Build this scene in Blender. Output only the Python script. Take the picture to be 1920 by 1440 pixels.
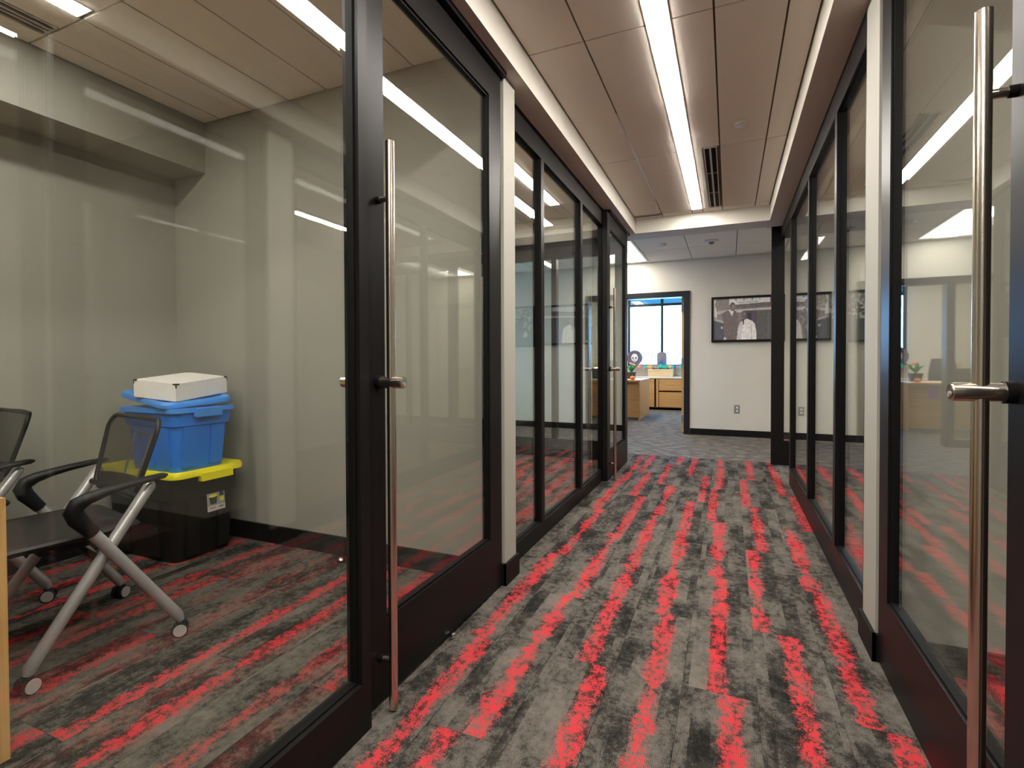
import bpy, bmesh, math, random
from mathutils import Vector, Matrix
import numpy as np

# ------------------------------------------------------------------ scene, camera, world, exposure
for o in list(bpy.data.objects):
    bpy.data.objects.remove(o, do_unlink=True)
scene = bpy.context.scene
COL = scene.collection
random.seed(7)
rng = np.random.RandomState(11)

F_PX, YAW, PITCH, ROLL, CY, CAM_H = 954.0, 0.40281, 0.01498, -0.00331, 694.5, 1.09
cam_data = bpy.data.cameras.new('camera')
cam = bpy.data.objects.new('camera', cam_data)
COL.objects.link(cam)
fwd = Vector((-math.sin(YAW)*math.cos(PITCH), math.cos(YAW)*math.cos(PITCH), -math.sin(PITCH)))
rgt = fwd.cross(Vector((0, 0, 1))).normalized()
up = rgt.cross(fwd)
r2 = rgt*math.cos(ROLL) + up*math.sin(ROLL)
u2 = -rgt*math.sin(ROLL) + up*math.cos(ROLL)
M = Matrix.Identity(4)
for i in range(3):
    M[i][0], M[i][1], M[i][2] = r2[i], u2[i], -fwd[i]
M[2][3] = CAM_H
cam.matrix_world = M
cam_data.sensor_fit = 'HORIZONTAL'
cam_data.sensor_width = 36.0
cam_data.lens = 36.0*F_PX/1920.0
cam_data.shift_y = (CY-720.0)/1920.0
cam_data.clip_start = 0.05
scene.camera = cam

world = bpy.data.worlds.new('world')
scene.world = world
world.use_nodes = True
wb = world.node_tree.nodes['Background']
wb.inputs['Color'].default_value = (0.25, 0.55, 1.0, 1)
wb.inputs['Strength'].default_value = 29.0

vs = scene.view_settings
vs.view_transform = 'Standard'
vs.look = 'None'
vs.gamma = 1.0
vs.use_curve_mapping = False
vs.exposure = 0.0
scene.cycles.max_bounces = 9
scene.cycles.diffuse_bounces = 4
scene.cycles.glossy_bounces = 6
scene.cycles.transmission_bounces = 8
scene.cycles.transparent_max_bounces = 40
scene.cycles.sample_clamp_indirect = 8.0
scene.cycles.use_adaptive_sampling = True
scene.cycles.adaptive_threshold = 0.015
scene.cycles.caustics_reflective = False
scene.cycles.caustics_refractive = False

LIGHT_L = 84.0      # brightness of the LED strip diffusers

# ------------------------------------------------------------------ materials
MATS = {}
def nt(name):
    m = bpy.data.materials.new(name)
    m.use_nodes = True
    t = m.node_tree
    t.nodes.clear()
    out = t.nodes.new('ShaderNodeOutputMaterial')
    MATS[name] = m
    return m, t, out
def N(t, typ, **kw):
    n = t.nodes.new(typ)
    for k, v in kw.items():
        setattr(n, k, v)
    return n
def L(t, a, b):
    t.links.new(a, b)
def setin(n, **kw):
    for k, v in kw.items():
        n.inputs[k.replace('_', ' ')].default_value = v
def math_node(t, op, a, b=None, c=None, clamp=False):
    n = N(t, 'ShaderNodeMath', operation=op, use_clamp=clamp)
    for i, v in enumerate((a, b, c)):
        if v is None:
            continue
        if isinstance(v, (int, float)):
            n.inputs[i].default_value = v
        else:
            L(t, v, n.inputs[i])
    return n.outputs[0]
def mixcol(t, fac, a, b):
    n = N(t, 'ShaderNodeMix', data_type='RGBA')
    for s, v in ((n.inputs[0], fac), (n.inputs[6], a), (n.inputs[7], b)):
        if isinstance(v, (int, float)):
            s.default_value = v
        elif isinstance(v, tuple):
            s.default_value = v if len(v) == 4 else v + (1,)
        else:
            L(t, v, s)
    return n.outputs[2]
def noise(t, vec, scale, detail=2, rough=0.5):
    n = N(t, 'ShaderNodeTexNoise')
    n.inputs['Scale'].default_value = scale
    n.inputs['Detail'].default_value = detail
    n.inputs['Roughness'].default_value = rough
    if vec is not None:
        L(t, vec, n.inputs['Vector'])
    return n.outputs['Fac']
def ramp(t, fac, stops, interp='LINEAR'):
    n = N(t, 'ShaderNodeValToRGB')
    n.color_ramp.interpolation = interp
    e = n.color_ramp.elements
    while len(e) < len(stops):
        e.new(0.5)
    for i, (p, c) in enumerate(stops):
        e[i].position = p
        e[i].color = c if len(c) == 4 else tuple(c) + (1,)
    L(t, fac, n.inputs[0])
    return n.outputs[0]
def simple(name, col, rough=0.6, metal=0.0, spec=0.5, nscale=0, namp=0.0, bump=0.0, bscale=200, emit=None):
    m, t, out = nt(name)
    b = N(t, 'ShaderNodeBsdfPrincipled')
    setin(b, Base_Color=tuple(col) + (1,), Roughness=rough, Metallic=metal)
    b.inputs['Specular IOR Level'].default_value = spec
    tc = N(t, 'ShaderNodeTexCoord')
    if nscale:
        f = noise(t, tc.outputs['Object'], nscale, 3)
        lo = tuple(max(0, c*(1-namp)) for c in col)
        hi = tuple(min(1, c*(1+namp)) for c in col)
        L(t, ramp(t, f, [(0.3, lo), (0.7, hi)]), b.inputs['Base Color'])
    if bump:
        f2 = noise(t, tc.outputs['Object'], bscale, 2)
        bn = N(t, 'ShaderNodeBump')
        bn.inputs['Strength'].default_value = bump
        bn.inputs['Distance'].default_value = 0.002
        L(t, f2, bn.inputs['Height'])
        L(t, bn.outputs[0], b.inputs['Normal'])
    if emit:
        b.inputs['Emission Color'].default_value = tuple(emit[:3]) + (1,)
        b.inputs['Emission Strength'].default_value = emit[3]
    L(t, b.outputs[0], out.inputs[0])
    return m

simple('wall_paint', (0.325, 0.315, 0.272), 0.75, nscale=3, namp=0.02, bump=0.05)
simple('wall_white', (0.66, 0.605, 0.51), 0.75, nscale=3, namp=0.02, bump=0.05)
simple('soffit_paint', (0.66, 0.63, 0.56), 0.7, nscale=3, namp=0.02, bump=0.04)
simple('ceiling_tile', (0.90, 0.845, 0.745), 0.9, spec=0.1, nscale=380, namp=0.09, bump=0.15, bscale=600)
simple('ceiling_back', (0.16, 0.14, 0.12), 0.9, spec=0.1)
simple('ceiling_grid', (0.55, 0.52, 0.48), 0.35, metal=0.3)
simple('black_frame', (0.009, 0.0082, 0.0082), 0.36, spec=0.10, nscale=2, namp=0.1)
simple('black_gasket', (0.004, 0.004, 0.004), 0.6, spec=0.12)
simple('black_base', (0.007, 0.0065, 0.0065), 0.55, spec=0.15)
simple('navy_frame', (0.012, 0.013, 0.017), 0.35, spec=0.25)
simple('black_plastic', (0.007, 0.007, 0.008), 0.40, spec=0.22)
simple('seat_black', (0.020, 0.018, 0.017), 0.45, spec=0.3, nscale=300, namp=0.2)
simple('silver_paint', (0.50, 0.49, 0.50), 0.33, metal=0.55)
simple('caster_grey', (0.42, 0.40, 0.40), 0.4)
simple('blue_plastic', (0.006, 0.19, 0.78), 0.38, nscale=4, namp=0.08)
simple('blue_lid', (0.05, 0.28, 0.80), 0.36, nscale=4, namp=0.06)
simple('tote_black', (0.011, 0.0105, 0.009), 0.45, spec=0.2)
simple('tote_yellow', (0.93, 0.83, 0.008), 0.4)
simple('white_board', (0.85, 0.81, 0.77), 0.6, nscale=40, namp=0.03)
simple('bracket_brown', (0.05, 0.035, 0.02), 0.4, metal=0.6)
simple('white_plastic', (0.68, 0.66, 0.63), 0.4)
simple('grey_plastic', (0.22, 0.20, 0.19), 0.45)
simple('dark_slot', (0.006, 0.005, 0.004), 0.8, spec=0.1)
simple('vent_metal', (0.52, 0.47, 0.42), 0.5)
simple('chrome', (0.75, 0.74, 0.73), 0.12, metal=1.0)
simple('paper_white', (0.75, 0.76, 0.80), 0.7)
simple('orange_gourd', (0.85, 0.24, 0.02), 0.45)
simple('leaf_green', (0.03, 0.33, 0.10), 0.5, nscale=20, namp=0.3)
simple('petal_pink', (0.80, 0.25, 0.16), 0.5)
simple('garland_teal', (0.02, 0.45, 0.36), 0.6)
simple('garland_pink', (0.75, 0.12, 0.25), 0.6)
simple('garland_orange', (0.85, 0.30, 0.12), 0.6)
simple('garland_blue', (0.03, 0.16, 0.60), 0.6)
simple('garland_purple', (0.42, 0.16, 0.46), 0.6)
simple('stone_grey', (0.20, 0.185, 0.21), 0.8, nscale=30, namp=0.25)
simple('wreath_grey', (0.13, 0.125, 0.17), 0.8, nscale=60, namp=0.4)
simple('mask_white', (0.62, 0.60, 0.66), 0.6)
simple('mask_dark', (0.10, 0.07, 0.14), 0.6)
simple('office_chair_grey', (0.055, 0.055, 0.058), 0.6)
simple('cream_card', (0.66, 0.48, 0.26), 0.7)

# light diffusers
def emit_mat(name, col, strength):
    m, t, out = nt(name)
    e = N(t, 'ShaderNodeEmission')
    e.inputs['Color'].default_value = tuple(col) + (1,)
    e.inputs['Strength'].default_value = strength
    L(t, e.outputs[0], out.inputs[0])
emit_mat('led_diffuser', (1.0, 0.94, 0.86), LIGHT_L)
emit_mat('led_office', (1.0, 0.94, 0.86), 55.0)
emit_mat('led_gap', (1.0, 0.93, 0.86), LIGHT_L*0.4)
emit_mat('troffer_lens', (1.0, 0.94, 0.86), 36.0)
emit_mat('added_office_lens', (1.0, 0.88, 0.72), 62.0)
emit_mat('troffer_basket', (1.0, 0.95, 0.88), 3.0)

# clear architectural glass: two-sided thin sheet, reflection grows towards grazing angles
def glass_mat(name, tint, f0=0.062):
    m, t, out = nt(name)
    geo = N(t, 'ShaderNodeNewGeometry')
    dot = N(t, 'ShaderNodeVectorMath', operation='DOT_PRODUCT')
    L(t, geo.outputs['Incoming'], dot.inputs[0])
    L(t, geo.outputs['Normal'], dot.inputs[1])
    c = math_node(t, 'ABSOLUTE', dot.outputs['Value'])
    inv = math_node(t, 'SUBTRACT', 1.0, c, clamp=True)
    p5 = math_node(t, 'POWER', inv, 5.0)
    fr = math_node(t, 'MULTIPLY_ADD', p5, 1.0-f0, f0, clamp=True)
    tr = N(t, 'ShaderNodeBsdfTransparent')
    tr.inputs['Color'].default_value = tuple(tint) + (1,)
    gl = N(t, 'ShaderNodeBsdfGlossy')
    gl.inputs['Roughness'].default_value = 0.0
    gl.inputs['Color'].default_value = (0.97, 1.0, 0.98, 1)
    mx = N(t, 'ShaderNodeMixShader')
    L(t, fr, mx.inputs[0])
    L(t, tr.outputs[0], mx.inputs[1])
    L(t, gl.outputs[0], mx.inputs[2])
    L(t, mx.outputs[0], out.inputs[0])
glass_mat('clear_glass', (0.965, 0.975, 0.955))
glass_mat('tinted_glass', (0.080, 0.155, 0.17))
glass_mat('window_glass', (0.95, 0.97, 0.98))

# brushed stainless steel
def steel():
    m, t, out = nt('brushed_steel')
    b = N(t, 'ShaderNodeBsdfPrincipled')
    setin(b, Base_Color=(0.70, 0.62, 0.53, 1), Roughness=0.27, Metallic=1.0)
    tc = N(t, 'ShaderNodeTexCoord')
    mp = N(t, 'ShaderNodeMapping')
    mp.inputs['Scale'].default_value = (500, 500, 3)
    L(t, tc.outputs['Object'], mp.inputs['Vector'])
    f = noise(t, mp.outputs[0], 1.0, 2)
    r = math_node(t, 'MULTIPLY_ADD', f, 0.05, 0.20)
    L(t, r, b.inputs['Roughness'])
    L(t, b.outputs[0], out.inputs[0])
steel()

# oak veneer, grain along an axis
def oak(name, axis, base=(0.60, 0.35, 0.135), dark=(0.45, 0.24, 0.085)):
    m, t, out = nt(name)
    b = N(t, 'ShaderNodeBsdfPrincipled')
    setin(b, Roughness=0.45)
    tc = N(t, 'ShaderNodeTexCoord')
    mp = N(t, 'ShaderNodeMapping')
    s = [60, 60, 60]
    s[axis] = 2.2
    mp.inputs['Scale'].default_value = s
    L(t, tc.outputs['Object'], mp.inputs['Vector'])
    f = noise(t, mp.outputs[0], 1.0, 5, 0.6)
    L(t, ramp(t, f, [(0.32, dark), (0.62, base)]), b.inputs['Base Color'])
    L(t, b.outputs[0], out.inputs[0])
oak('oak_v', 2)
oak('oak_h', 0)

# carpet plank: grey mottled pile with one red stripe; the plank's object colour holds stripe place, strength and seed
def carpet_plank():
    m, t, out = nt('carpet_plank')
    b = N(t, 'ShaderNodeBsdfPrincipled')
    setin(b, Roughness=0.95)
    b.inputs['Specular IOR Level'].default_value = 0.12
    tc = N(t, 'ShaderNodeTexCoord')
    oi = N(t, 'ShaderNodeObjectInfo')
    sc = N(t, 'ShaderNodeSeparateColor')
    L(t, oi.outputs['Color'], sc.inputs[0])
    xyz = N(t, 'ShaderNodeSeparateXYZ')
    L(t, tc.outputs['Object'], xyz.inputs[0])
    # per-plank shift of all patterns
    off = N(t, 'ShaderNodeCombineXYZ')
    L(t, math_node(t, 'MULTIPLY', sc.outputs[2], 37.0), off.inputs[0])
    L(t, math_node(t, 'MULTIPLY', sc.outputs[2], 91.0), off.inputs[1])
    L(t, math_node(t, 'MULTIPLY', sc.outputs[2], 53.0), off.inputs[2])
    vec = N(t, 'ShaderNodeVectorMath', operation='ADD')
    L(t, tc.outputs['Object'], vec.inputs[0])
    L(t, off.outputs[0], vec.inputs[1])
    v = vec.outputs[0]
    # long cloudy patches
    mp = N(t, 'ShaderNodeMapping')
    mp.inputs['Scale'].default_value = (11.0, 5.5, 1.0)
    L(t, v, mp.inputs['Vector'])
    colq = math_node(t, 'FLOOR', math_node(t, 'MULTIPLY_ADD', math_node(t, 'ADD', xyz.outputs[0], math_node(t, 'MULTIPLY', math_node(t, 'SUBTRACT', noise(t, v, 160.0, 1), 0.5), 0.012)), 17.24, math_node(t, 'MULTIPLY', sc.outputs[2], 3.0)))
    cv = N(t, 'ShaderNodeCombineXYZ')
    L(t, math_node(t, 'MULTIPLY_ADD', colq, 7.31, math_node(t, 'MULTIPLY', sc.outputs[2], 91.0)), cv.inputs[0])
    L(t, math_node(t, 'MULTIPLY', xyz.outputs[1], 3.6), cv.inputs[1])
    L(t, math_node(t, 'MULTIPLY', sc.outputs[2], 53.0), cv.inputs[2])
    colnoise = noise(t, cv.outputs[0], 1.0, 2, 0.55)
    big0 = noise(t, mp.outputs[0], 1.0, 1.5, 0.5)
    big = math_node(t, 'MULTIPLY_ADD', big0, 0.35, math_node(t, 'MULTIPLY', colnoise, 0.65))
    mp2 = N(t, 'ShaderNodeMapping')
    mp2.inputs['Scale'].default_value = (42.0, 34.0, 1.0)
    L(t, v, mp2.inputs['Vector'])
    mid = noise(t, mp2.outputs[0], 1.0, 4, 0.65)
    fine = noise(t, v, 210.0, 2, 0.6)
    s1 = math_node(t, 'MULTIPLY_ADD', big, 1.05, math_node(t, 'MULTIPLY', mid, 0.65))
    s2 = math_node(t, 'MULTIPLY_ADD', fine, 0.30, s1)
    # column bias: each plank has one darker half
    side = math_node(t, 'SINE', math_node(t, 'MULTIPLY_ADD', xyz.outputs[0], 24.0, math_node(t, 'MULTIPLY', sc.outputs[2], 40.0)))
    s3 = math_node(t, 'MULTIPLY_ADD', side, 0.045, s2)
    base = ramp(t, s3, [(0.78, (0.010, 0.0092, 0.0082)), (0.92, (0.033, 0.030, 0.026)), (1.02, (0.080, 0.0715, 0.061)), (1.25, (0.132, 0.118, 0.101))])
    base_n = base.node
    # remap range 0.6..1.5 to 0..1 before the ramp
    rm = N(t, 'ShaderNodeMapRange')
    setin(rm, From_Min=0.62, From_Max=1.38)
    L(t, s3, rm.inputs['Value'])
    L(t, rm.outputs[0], base_n.inputs[0])
    e = base_n.color_ramp.elements
    for i, p in enumerate((0.22, 0.40, 0.52, 0.80)):
        e[i].position = p
    # red stripe
    cx = math_node(t, 'MULTIPLY_ADD', sc.outputs[0], 0.232, -0.116)
    wob_v = N(t, 'ShaderNodeMapping')
    wob_v.inputs['Scale'].default_value = (2.0, 11.0, 1.0)
    L(t, v, wob_v.inputs['Vector'])
    wob = noise(t, wob_v.outputs[0], 1.0, 2)
    cx2 = math_node(t, 'MULTIPLY_ADD', math_node(t, 'SUBTRACT', wob, 0.5), 0.022, cx)
    d = math_node(t, 'ABSOLUTE', math_node(t, 'SUBTRACT', xyz.outputs[0], cx2))
    wn_v = N(t, 'ShaderNodeMapping')
    wn_v.inputs['Scale'].default_value = (1.0, 7.0, 1.0)
    wn_v.inputs['Location'].default_value = (5.2, 1.3, 0)
    L(t, v, wn_v.inputs['Vector'])
    wn = noise(t, wn_v.outputs[0], 1.0, 1)
    hw0 = math_node(t, 'MULTIPLY_ADD', wn, 0.050, 0.008)
    gp_v = N(t, 'ShaderNodeMapping')
    gp_v.inputs['Scale'].default_value = (0.5, 4.5, 1.0)
    gp_v.inputs['Location'].default_value = (9.1, 3.7, 0)
    L(t, v, gp_v.inputs['Vector'])
    gp = N(t, 'ShaderNodeMapRange')
    setin(gp, From_Min=0.30, From_Max=0.46, To_Min=-0.022, To_Max=0.0)
    L(t, noise(t, gp_v.outputs[0], 1.0, 1), gp.inputs['Value'])
    hw = math_node(t, 'ADD', hw0, gp.outputs[0])
    edge = math_node(t, 'SUBTRACT', hw, d)
    rag = math_node(t, 'MULTIPLY_ADD', math_node(t, 'SUBTRACT', mid, 0.5), 0.055, edge)
    rag2 = math_node(t, 'MULTIPLY_ADD', math_node(t, 'SUBTRACT', fine, 0.5), 0.06, rag)
    mr = N(t, 'ShaderNodeMapRange', interpolation_type='SMOOTHSTEP')
    setin(mr, From_Min=-0.008, From_Max=0.016)
    L(t, rag2, mr.inputs['Value'])
    # dark speckle inside the stripe
    sp = N(t, 'ShaderNodeMapRange', interpolation_type='SMOOTHSTEP')
    setin(sp, From_Min=0.44, From_Max=0.57)
    mixn = math_node(t, 'MULTIPLY_ADD', fine, 0.35, math_node(t, 'MULTIPLY', mid, 0.65))
    L(t, mixn, sp.inputs['Value'])
    mask = math_node(t, 'MULTIPLY', math_node(t, 'MULTIPLY', mr.outputs[0], sc.outputs[1]),
                     math_node(t, 'MULTIPLY_ADD', sp.outputs[0], 0.85, 0.15))
    redc = mixcol(t, big, (0.36, 0.018, 0.028), (0.56, 0.042, 0.050))
    col = mixcol(t, mask, base, redc)
    # woven ribs along the plank
    rib = math_node(t, 'SINE', math_node(t, 'MULTIPLY', xyz.outputs[0], 1250.0))
    stitch = noise(t, v, 420.0, 1)
    ribm = math_node(t, 'MULTIPLY_ADD', rib, 0.13, math_node(t, 'MULTIPLY_ADD', stitch, 0.75, 0.62))
    mul = N(t, 'ShaderNodeMix', data_type='RGBA', blend_type='MULTIPLY')
    mul.inputs[0].default_value = 1.0
    L(t, col, mul.inputs[6])
    cc = N(t, 'ShaderNodeCombineColor')
    for i in range(3):
        L(t, ribm, cc.inputs[i])
    L(t, cc.outputs[0], mul.inputs[7])
    L(t, mul.outputs[2], b.inputs['Base Color'])
    bn = N(t, 'ShaderNodeBump')
    bn.inputs['Strength'].default_value = 0.35
    bn.inputs['Distance'].default_value = 0.002
    L(t, ribm, bn.inputs['Height'])
    L(t, bn.outputs[0], b.inputs['Normal'])
    L(t, b.outputs[0], out.inputs[0])
carpet_plank()

def carpet_grey():
    m, t, out = nt('carpet_grey')
    b = N(t, 'ShaderNodeBsdfPrincipled')
    setin(b, Roughness=0.95)
    b.inputs['Specular IOR Level'].default_value = 0.12
    tc = N(t, 'ShaderNodeTexCoord')
    mp = N(t, 'ShaderNodeMapping')
    mp.inputs['Scale'].default_value = (7.0, 16.0, 1.0)
    mp.inputs['Rotation'].default_value = (0, 0, 0.35)
    L(t, tc.outputs['Object'], mp.inputs['Vector'])
    a = noise(t, mp.outputs[0], 1.0, 4, 0.65)
    f = noise(t, tc.outputs['Object'], 160, 2)
    s = math_node(t, 'MULTIPLY_ADD', f, 0.25, math_node(t, 'MULTIPLY', a, 0.75))
    L(t, ramp(t, s, [(0.36, (0.045, 0.040, 0.036)), (0.50, (0.12, 0.105, 0.09)), (0.64, (0.21, 0.185, 0.155))]), b.inputs['Base Color'])
    L(t, b.outputs[0], out.inputs[0])
carpet_grey()

# see-through mesh fabric of the chair backs: fine woven threads with open holes
def mesh_fabric():
    m, t, out = nt('mesh_fabric')
    b = N(t, 'ShaderNodeBsdfPrincipled')
    setin(b, Base_Color=(0.030, 0.026, 0.022, 1), Roughness=0.6)
    tr = N(t, 'ShaderNodeBsdfTransparent')
    tc = N(t, 'ShaderNodeTexCoord')
    xyz = N(t, 'ShaderNodeSeparateXYZ')
    L(t, tc.outputs['Object'], xyz.inputs[0])
    sx = math_node(t, 'SINE', math_node(t, 'MULTIPLY', xyz.outputs[0], 2600.0))
    sz = math_node(t, 'SINE', math_node(t, 'MULTIPLY', xyz.outputs[2], 2600.0))
    hole = math_node(t, 'MULTIPLY', math_node(t, 'GREATER_THAN', sx, 0.0), math_node(t, 'GREATER_THAN', sz, -0.1))
    mx = N(t, 'ShaderNodeMixShader')
    L(t, hole, mx.inputs[0])
    L(t, b.outputs[0], mx.inputs[1])
    L(t, tr.outputs[0], mx.inputs[2])
    L(t, mx.outputs[0], out.inputs[0])
mesh_fabric()

# printed picture: colour stored on the faces of a fine grid
def print_mat(name, rough):
    m, t, out = nt(name)
    b = N(t, 'ShaderNodeBsdfPrincipled')
    setin(b, Roughness=rough)
    a = N(t, 'ShaderNodeVertexColor')
    a.layer_name = 'print'
    L(t, a.outputs['Color'], b.inputs['Base Color'])
    L(t, b.outputs[0], out.inputs[0])
print_mat('photo_print', 0.35)
simple('print_black', (0.02, 0.018, 0.018), 0.6)

# ------------------------------------------------------------------ mesh helpers
def box(bm, x0, x1, y0, y1, z0, z1):
    x0, x1 = min(x0, x1), max(x0, x1)
    y0, y1 = min(y0, y1), max(y0, y1)
    z0, z1 = min(z0, z1), max(z0, z1)
    v = [bm.verts.new(p) for p in ((x0, y0, z0), (x1, y0, z0), (x1, y1, z0), (x0, y1, z0),
                                   (x0, y0, z1), (x1, y0, z1), (x1, y1, z1), (x0, y1, z1))]
    for f in ((0, 3, 2, 1), (4, 5, 6, 7), (0, 1, 5, 4), (1, 2, 6, 5), (2, 3, 7, 6), (3, 0, 4, 7)):
        bm.faces.new([v[i] for i in f])
def ring(bm, c, ax, r, n, ry=None, xdir=None):
    ax = Vector(ax).normalized()
    ref = Vector(xdir) if xdir is not None else (Vector((0, 0, 1)) if abs(ax.z) < 0.9 else Vector((1, 0, 0)))
    u = ref.cross(ax).normalized()
    w = ax.cross(u)
    ry = r if ry is None else ry
    return [bm.verts.new(Vector(c) + u*(r*math.cos(2*math.pi*i/n)) + w*(ry*math.sin(2*math.pi*i/n))) for i in range(n)]
def bridge(bm, a, b):
    n = len(a)
    for i in range(n):
        bm.faces.new((a[i], a[(i+1) % n], b[(i+1) % n], b[i]))
def cyl(bm, p0, p1, r, n=20, r1=None, cap=True):
    p0, p1 = Vector(p0), Vector(p1)
    a = ring(bm, p0, p1-p0, r, n)
    b = ring(bm, p1, p1-p0, r if r1 is None else r1, n)
    bridge(bm, a, b)
    if cap:
        bm.faces.new(a[::-1])
        bm.faces.new(b)
def tube(bm, pts, r, n=14, ry=None, cap=True):
    pts = [Vector(p) for p in pts]
    rs = r if isinstance(r, (list, tuple)) else [r]*len(pts)
    rings = []
    for i, p in enumerate(pts):
        if i == 0:
            d = pts[1]-pts[0]
        elif i == len(pts)-1:
            d = pts[-1]-pts[-2]
        else:
            d = (pts[i+1]-pts[i]).normalized() + (pts[i]-pts[i-1]).normalized()
        ryy = None if ry is None else ry*rs[i]
        rings.append(ring(bm, p, d, rs[i], n, ryy, xdir=(0.02, 0.01, 1) if abs(d.normalized().z) < 0.985 else (1, 0, 0)))
    for a, b in zip(rings, rings[1:]):
        bridge(bm, a, b)
    if cap:
        bm.faces.new(rings[0][::-1])
        bm.faces.new(rings[-1])
def lathe(bm, prof, c=(0, 0, 0), n=24):
    rings = []
    for r, z in prof:
        rings.append([bm.verts.new((c[0]+r*math.cos(2*math.pi*i/n), c[1]+r*math.sin(2*math.pi*i/n), c[2]+z)) for i in range(n)])
    for a, b in zip(rings, rings[1:]):
        bridge(bm, a, b)
    bm.faces.new(rings[0][::-1])
    bm.faces.new(rings[-1])
def rrect(hx, hy, rad, n=5):
    pts = []
    for cx, cy, a0 in ((hx-rad, hy-rad, 0), (-hx+rad, hy-rad, 90), (-hx+rad, -hy+rad, 180), (hx-rad, -hy+rad, 270)):
        for i in range(n+1):
            a = math.radians(a0 + 90*i/n)
            pts.append((cx+rad*math.cos(a), cy+rad*math.sin(a)))
    return pts
def loft(bm, sections, cap=True):
    rs = [[bm.verts.new(p) for p in s] for s in sections]
    for a, b in zip(rs, rs[1:]):
        bridge(bm, a, b)
    if cap:
        bm.faces.new(rs[0][::-1])
        bm.faces.new(rs[-1])
def B():
    return bmesh.new()
def obj(name, bm, mat, parent=None, bevel=0.0, smooth=False, seg=1):
    if bevel:
        es = [e for e in bm.edges if len(e.link_faces) == 2 and e.calc_face_angle(0) > 0.6]
        bmesh.ops.bevel(bm, geom=es, offset=bevel, segments=seg, affect='EDGES', profile=0.5)
    bmesh.ops.recalc_face_normals(bm, faces=bm.faces)
    me = bpy.data.meshes.new(name)
    bm.to_mesh(me)
    bm.free()
    me.materials.append(MATS[mat])
    if smooth:
        for p in me.polygons:
            p.use_smooth = True
        try:
            me.set_sharp_from_angle(angle=math.radians(40))
        except Exception:
            pass
    o = bpy.data.objects.new(name, me)
    COL.objects.link(o)
    if parent is not None:
        attach(o, parent)
    return o
def attach(o, parent):
    o.parent = parent
    # children are built in the same frame as their root thing: undo the root's base offset
    base = parent.get('_base')
    if base is not None:
        o.location = o.location - Vector(base)
def boxo(name, mat, parent, x0, x1, y0, y1, z0, z1, bevel=0.0):
    bm = B()
    box(bm, x0, x1, y0, y1, z0, z1)
    return obj(name, bm, mat, parent, bevel)
ROOTS = []
def tag(o, label, cat=None, group=None, kind=None):
    if label:
        o['label'] = label
    if cat:
        o['category'] = cat
    if group:
        o['group'] = group
    if kind:
        o['kind'] = kind
    return o
def root(name, base, label, cat=None, group=None, kind=None):
    e = bpy.data.objects.new(name, None)
    e.empty_display_size = 0.1
    COL.objects.link(e)
    e.location = base
    e['_base'] = list(base)
    ROOTS.append(e)
    return tag(e, label, cat, group, kind)
def struct(o, label, cat=None):
    return tag(o, label, cat, None, 'structure')
def copy_tree(src, parent=None):
    c = src.copy()
    COL.objects.link(c)
    if parent is not None:
        c.parent = parent
    for ch in list(src.children):
        copy_tree(ch, c)
    return c

# ------------------------------------------------------------------ dimensions
XL, XR = -1.065, 0.50          # faces of the far glazed partitions
ZC, ZS = 2.64, 2.49            # ceiling and soffit heights
YB = -3.0                      # wall behind the camera
XLB, XRB = -3.42, 2.90         # rear walls of the offices
YF = 8.116                     # far wall
YO = 12.6                      # window wall of the far office
YJ = 6.13                      # where striped planks meet the plain carpet

# ------------------------------------------------------------------ floor
bm = B()
box(bm, XLB-0.1, XRB+0.1, YB-0.1, YJ, -0.10, -0.006)
floor = struct(obj('floor', bm, 'ceiling_back'), 'floor of grey carpet planks with broken red stripes')
PW, PL = 0.232, 0.965
def plank_mesh(length):
    bm = B()
    box(bm, -PW/2+0.0006, PW/2-0.0006, -length/2+0.0006, length/2-0.0006, -0.006, 0.0)
    me = bpy.data.meshes.new('carpet_plank')
    bmesh.ops.recalc_face_normals(bm, faces=bm.faces)
    bm.to_mesh(me)
    bm.free()
    me.materials.append(MATS['carpet_plank'])
    return me
PM_full, PM_half = plank_mesh(PL), plank_mesh(PL/2-0.005)
known = {  # lane -> stripe centre (world x) by plank, counted from the far end of the striped carpet
    1: [0.40, 0.41, 0.475, 0.367, 0.392, 0.46],
    0: [0.195, 0.10, 0.18, 0.125, 0.222, 0.17],
    -1: [-0.085, -0.075, -0.125, -0.055, -0.035, 0.01],
    -2: [-0.345, -0.195, -0.268, -0.265, -0.235, -0.30],
    -3: [-0.49, -0.585, -0.46, -0.48, -0.478, -0.42],
    -4: [-0.82, -0.72, -0.635, -0.66, -0.688, -0.755],
    -5: [-0.92, -0.90, -0.915, -0.86, -0.912, -0.885],
    -8: [None, None, None, None, None, -1.62], -9: [None, None, None, None, -1.79, -1.80],
}
k = -15
nplank = 0
while 0.09+PW*k < XRB:
    x0 = 0.09+PW*k
    if x0 < XLB-0.12:
        k += 1
        continue
    half_first = (k % 2 != 0)
    y = YJ
    n = 0
    while y > -1.0:
        ln = PL/2-0.005 if (half_first and n == 0) else PL
        yc = y-ln/2
        # offices off to the sides are only seen where the photo looks into them
        o = bpy.data.objects.new('carpet_plank', PM_half if ln < PL else PM_full)
        COL.objects.link(o)
        o.location = (x0+PW/2, yc, 0)
        o.parent = floor
        cxw = None
        if k in known and n < len(known[k]):
            cxw = known[k][n]
        if cxw is None:
            u = random.uniform(0.2, 0.8)
            st = random.choice((1.0, 1.0, 0.9, 0.55, 0.25))
            flip = True
        else:
            u = min(0.86, max(0.14, (cxw-x0)/PW))
            st = 1.0
            flip = False
        if half_first and n == 0 and k == -5:
            st = 0.7
        o.color = (u, st, random.random(), 1)
        nplank += 1
        y -= ln
        n += 1
    k += 1
bm = B()
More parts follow.
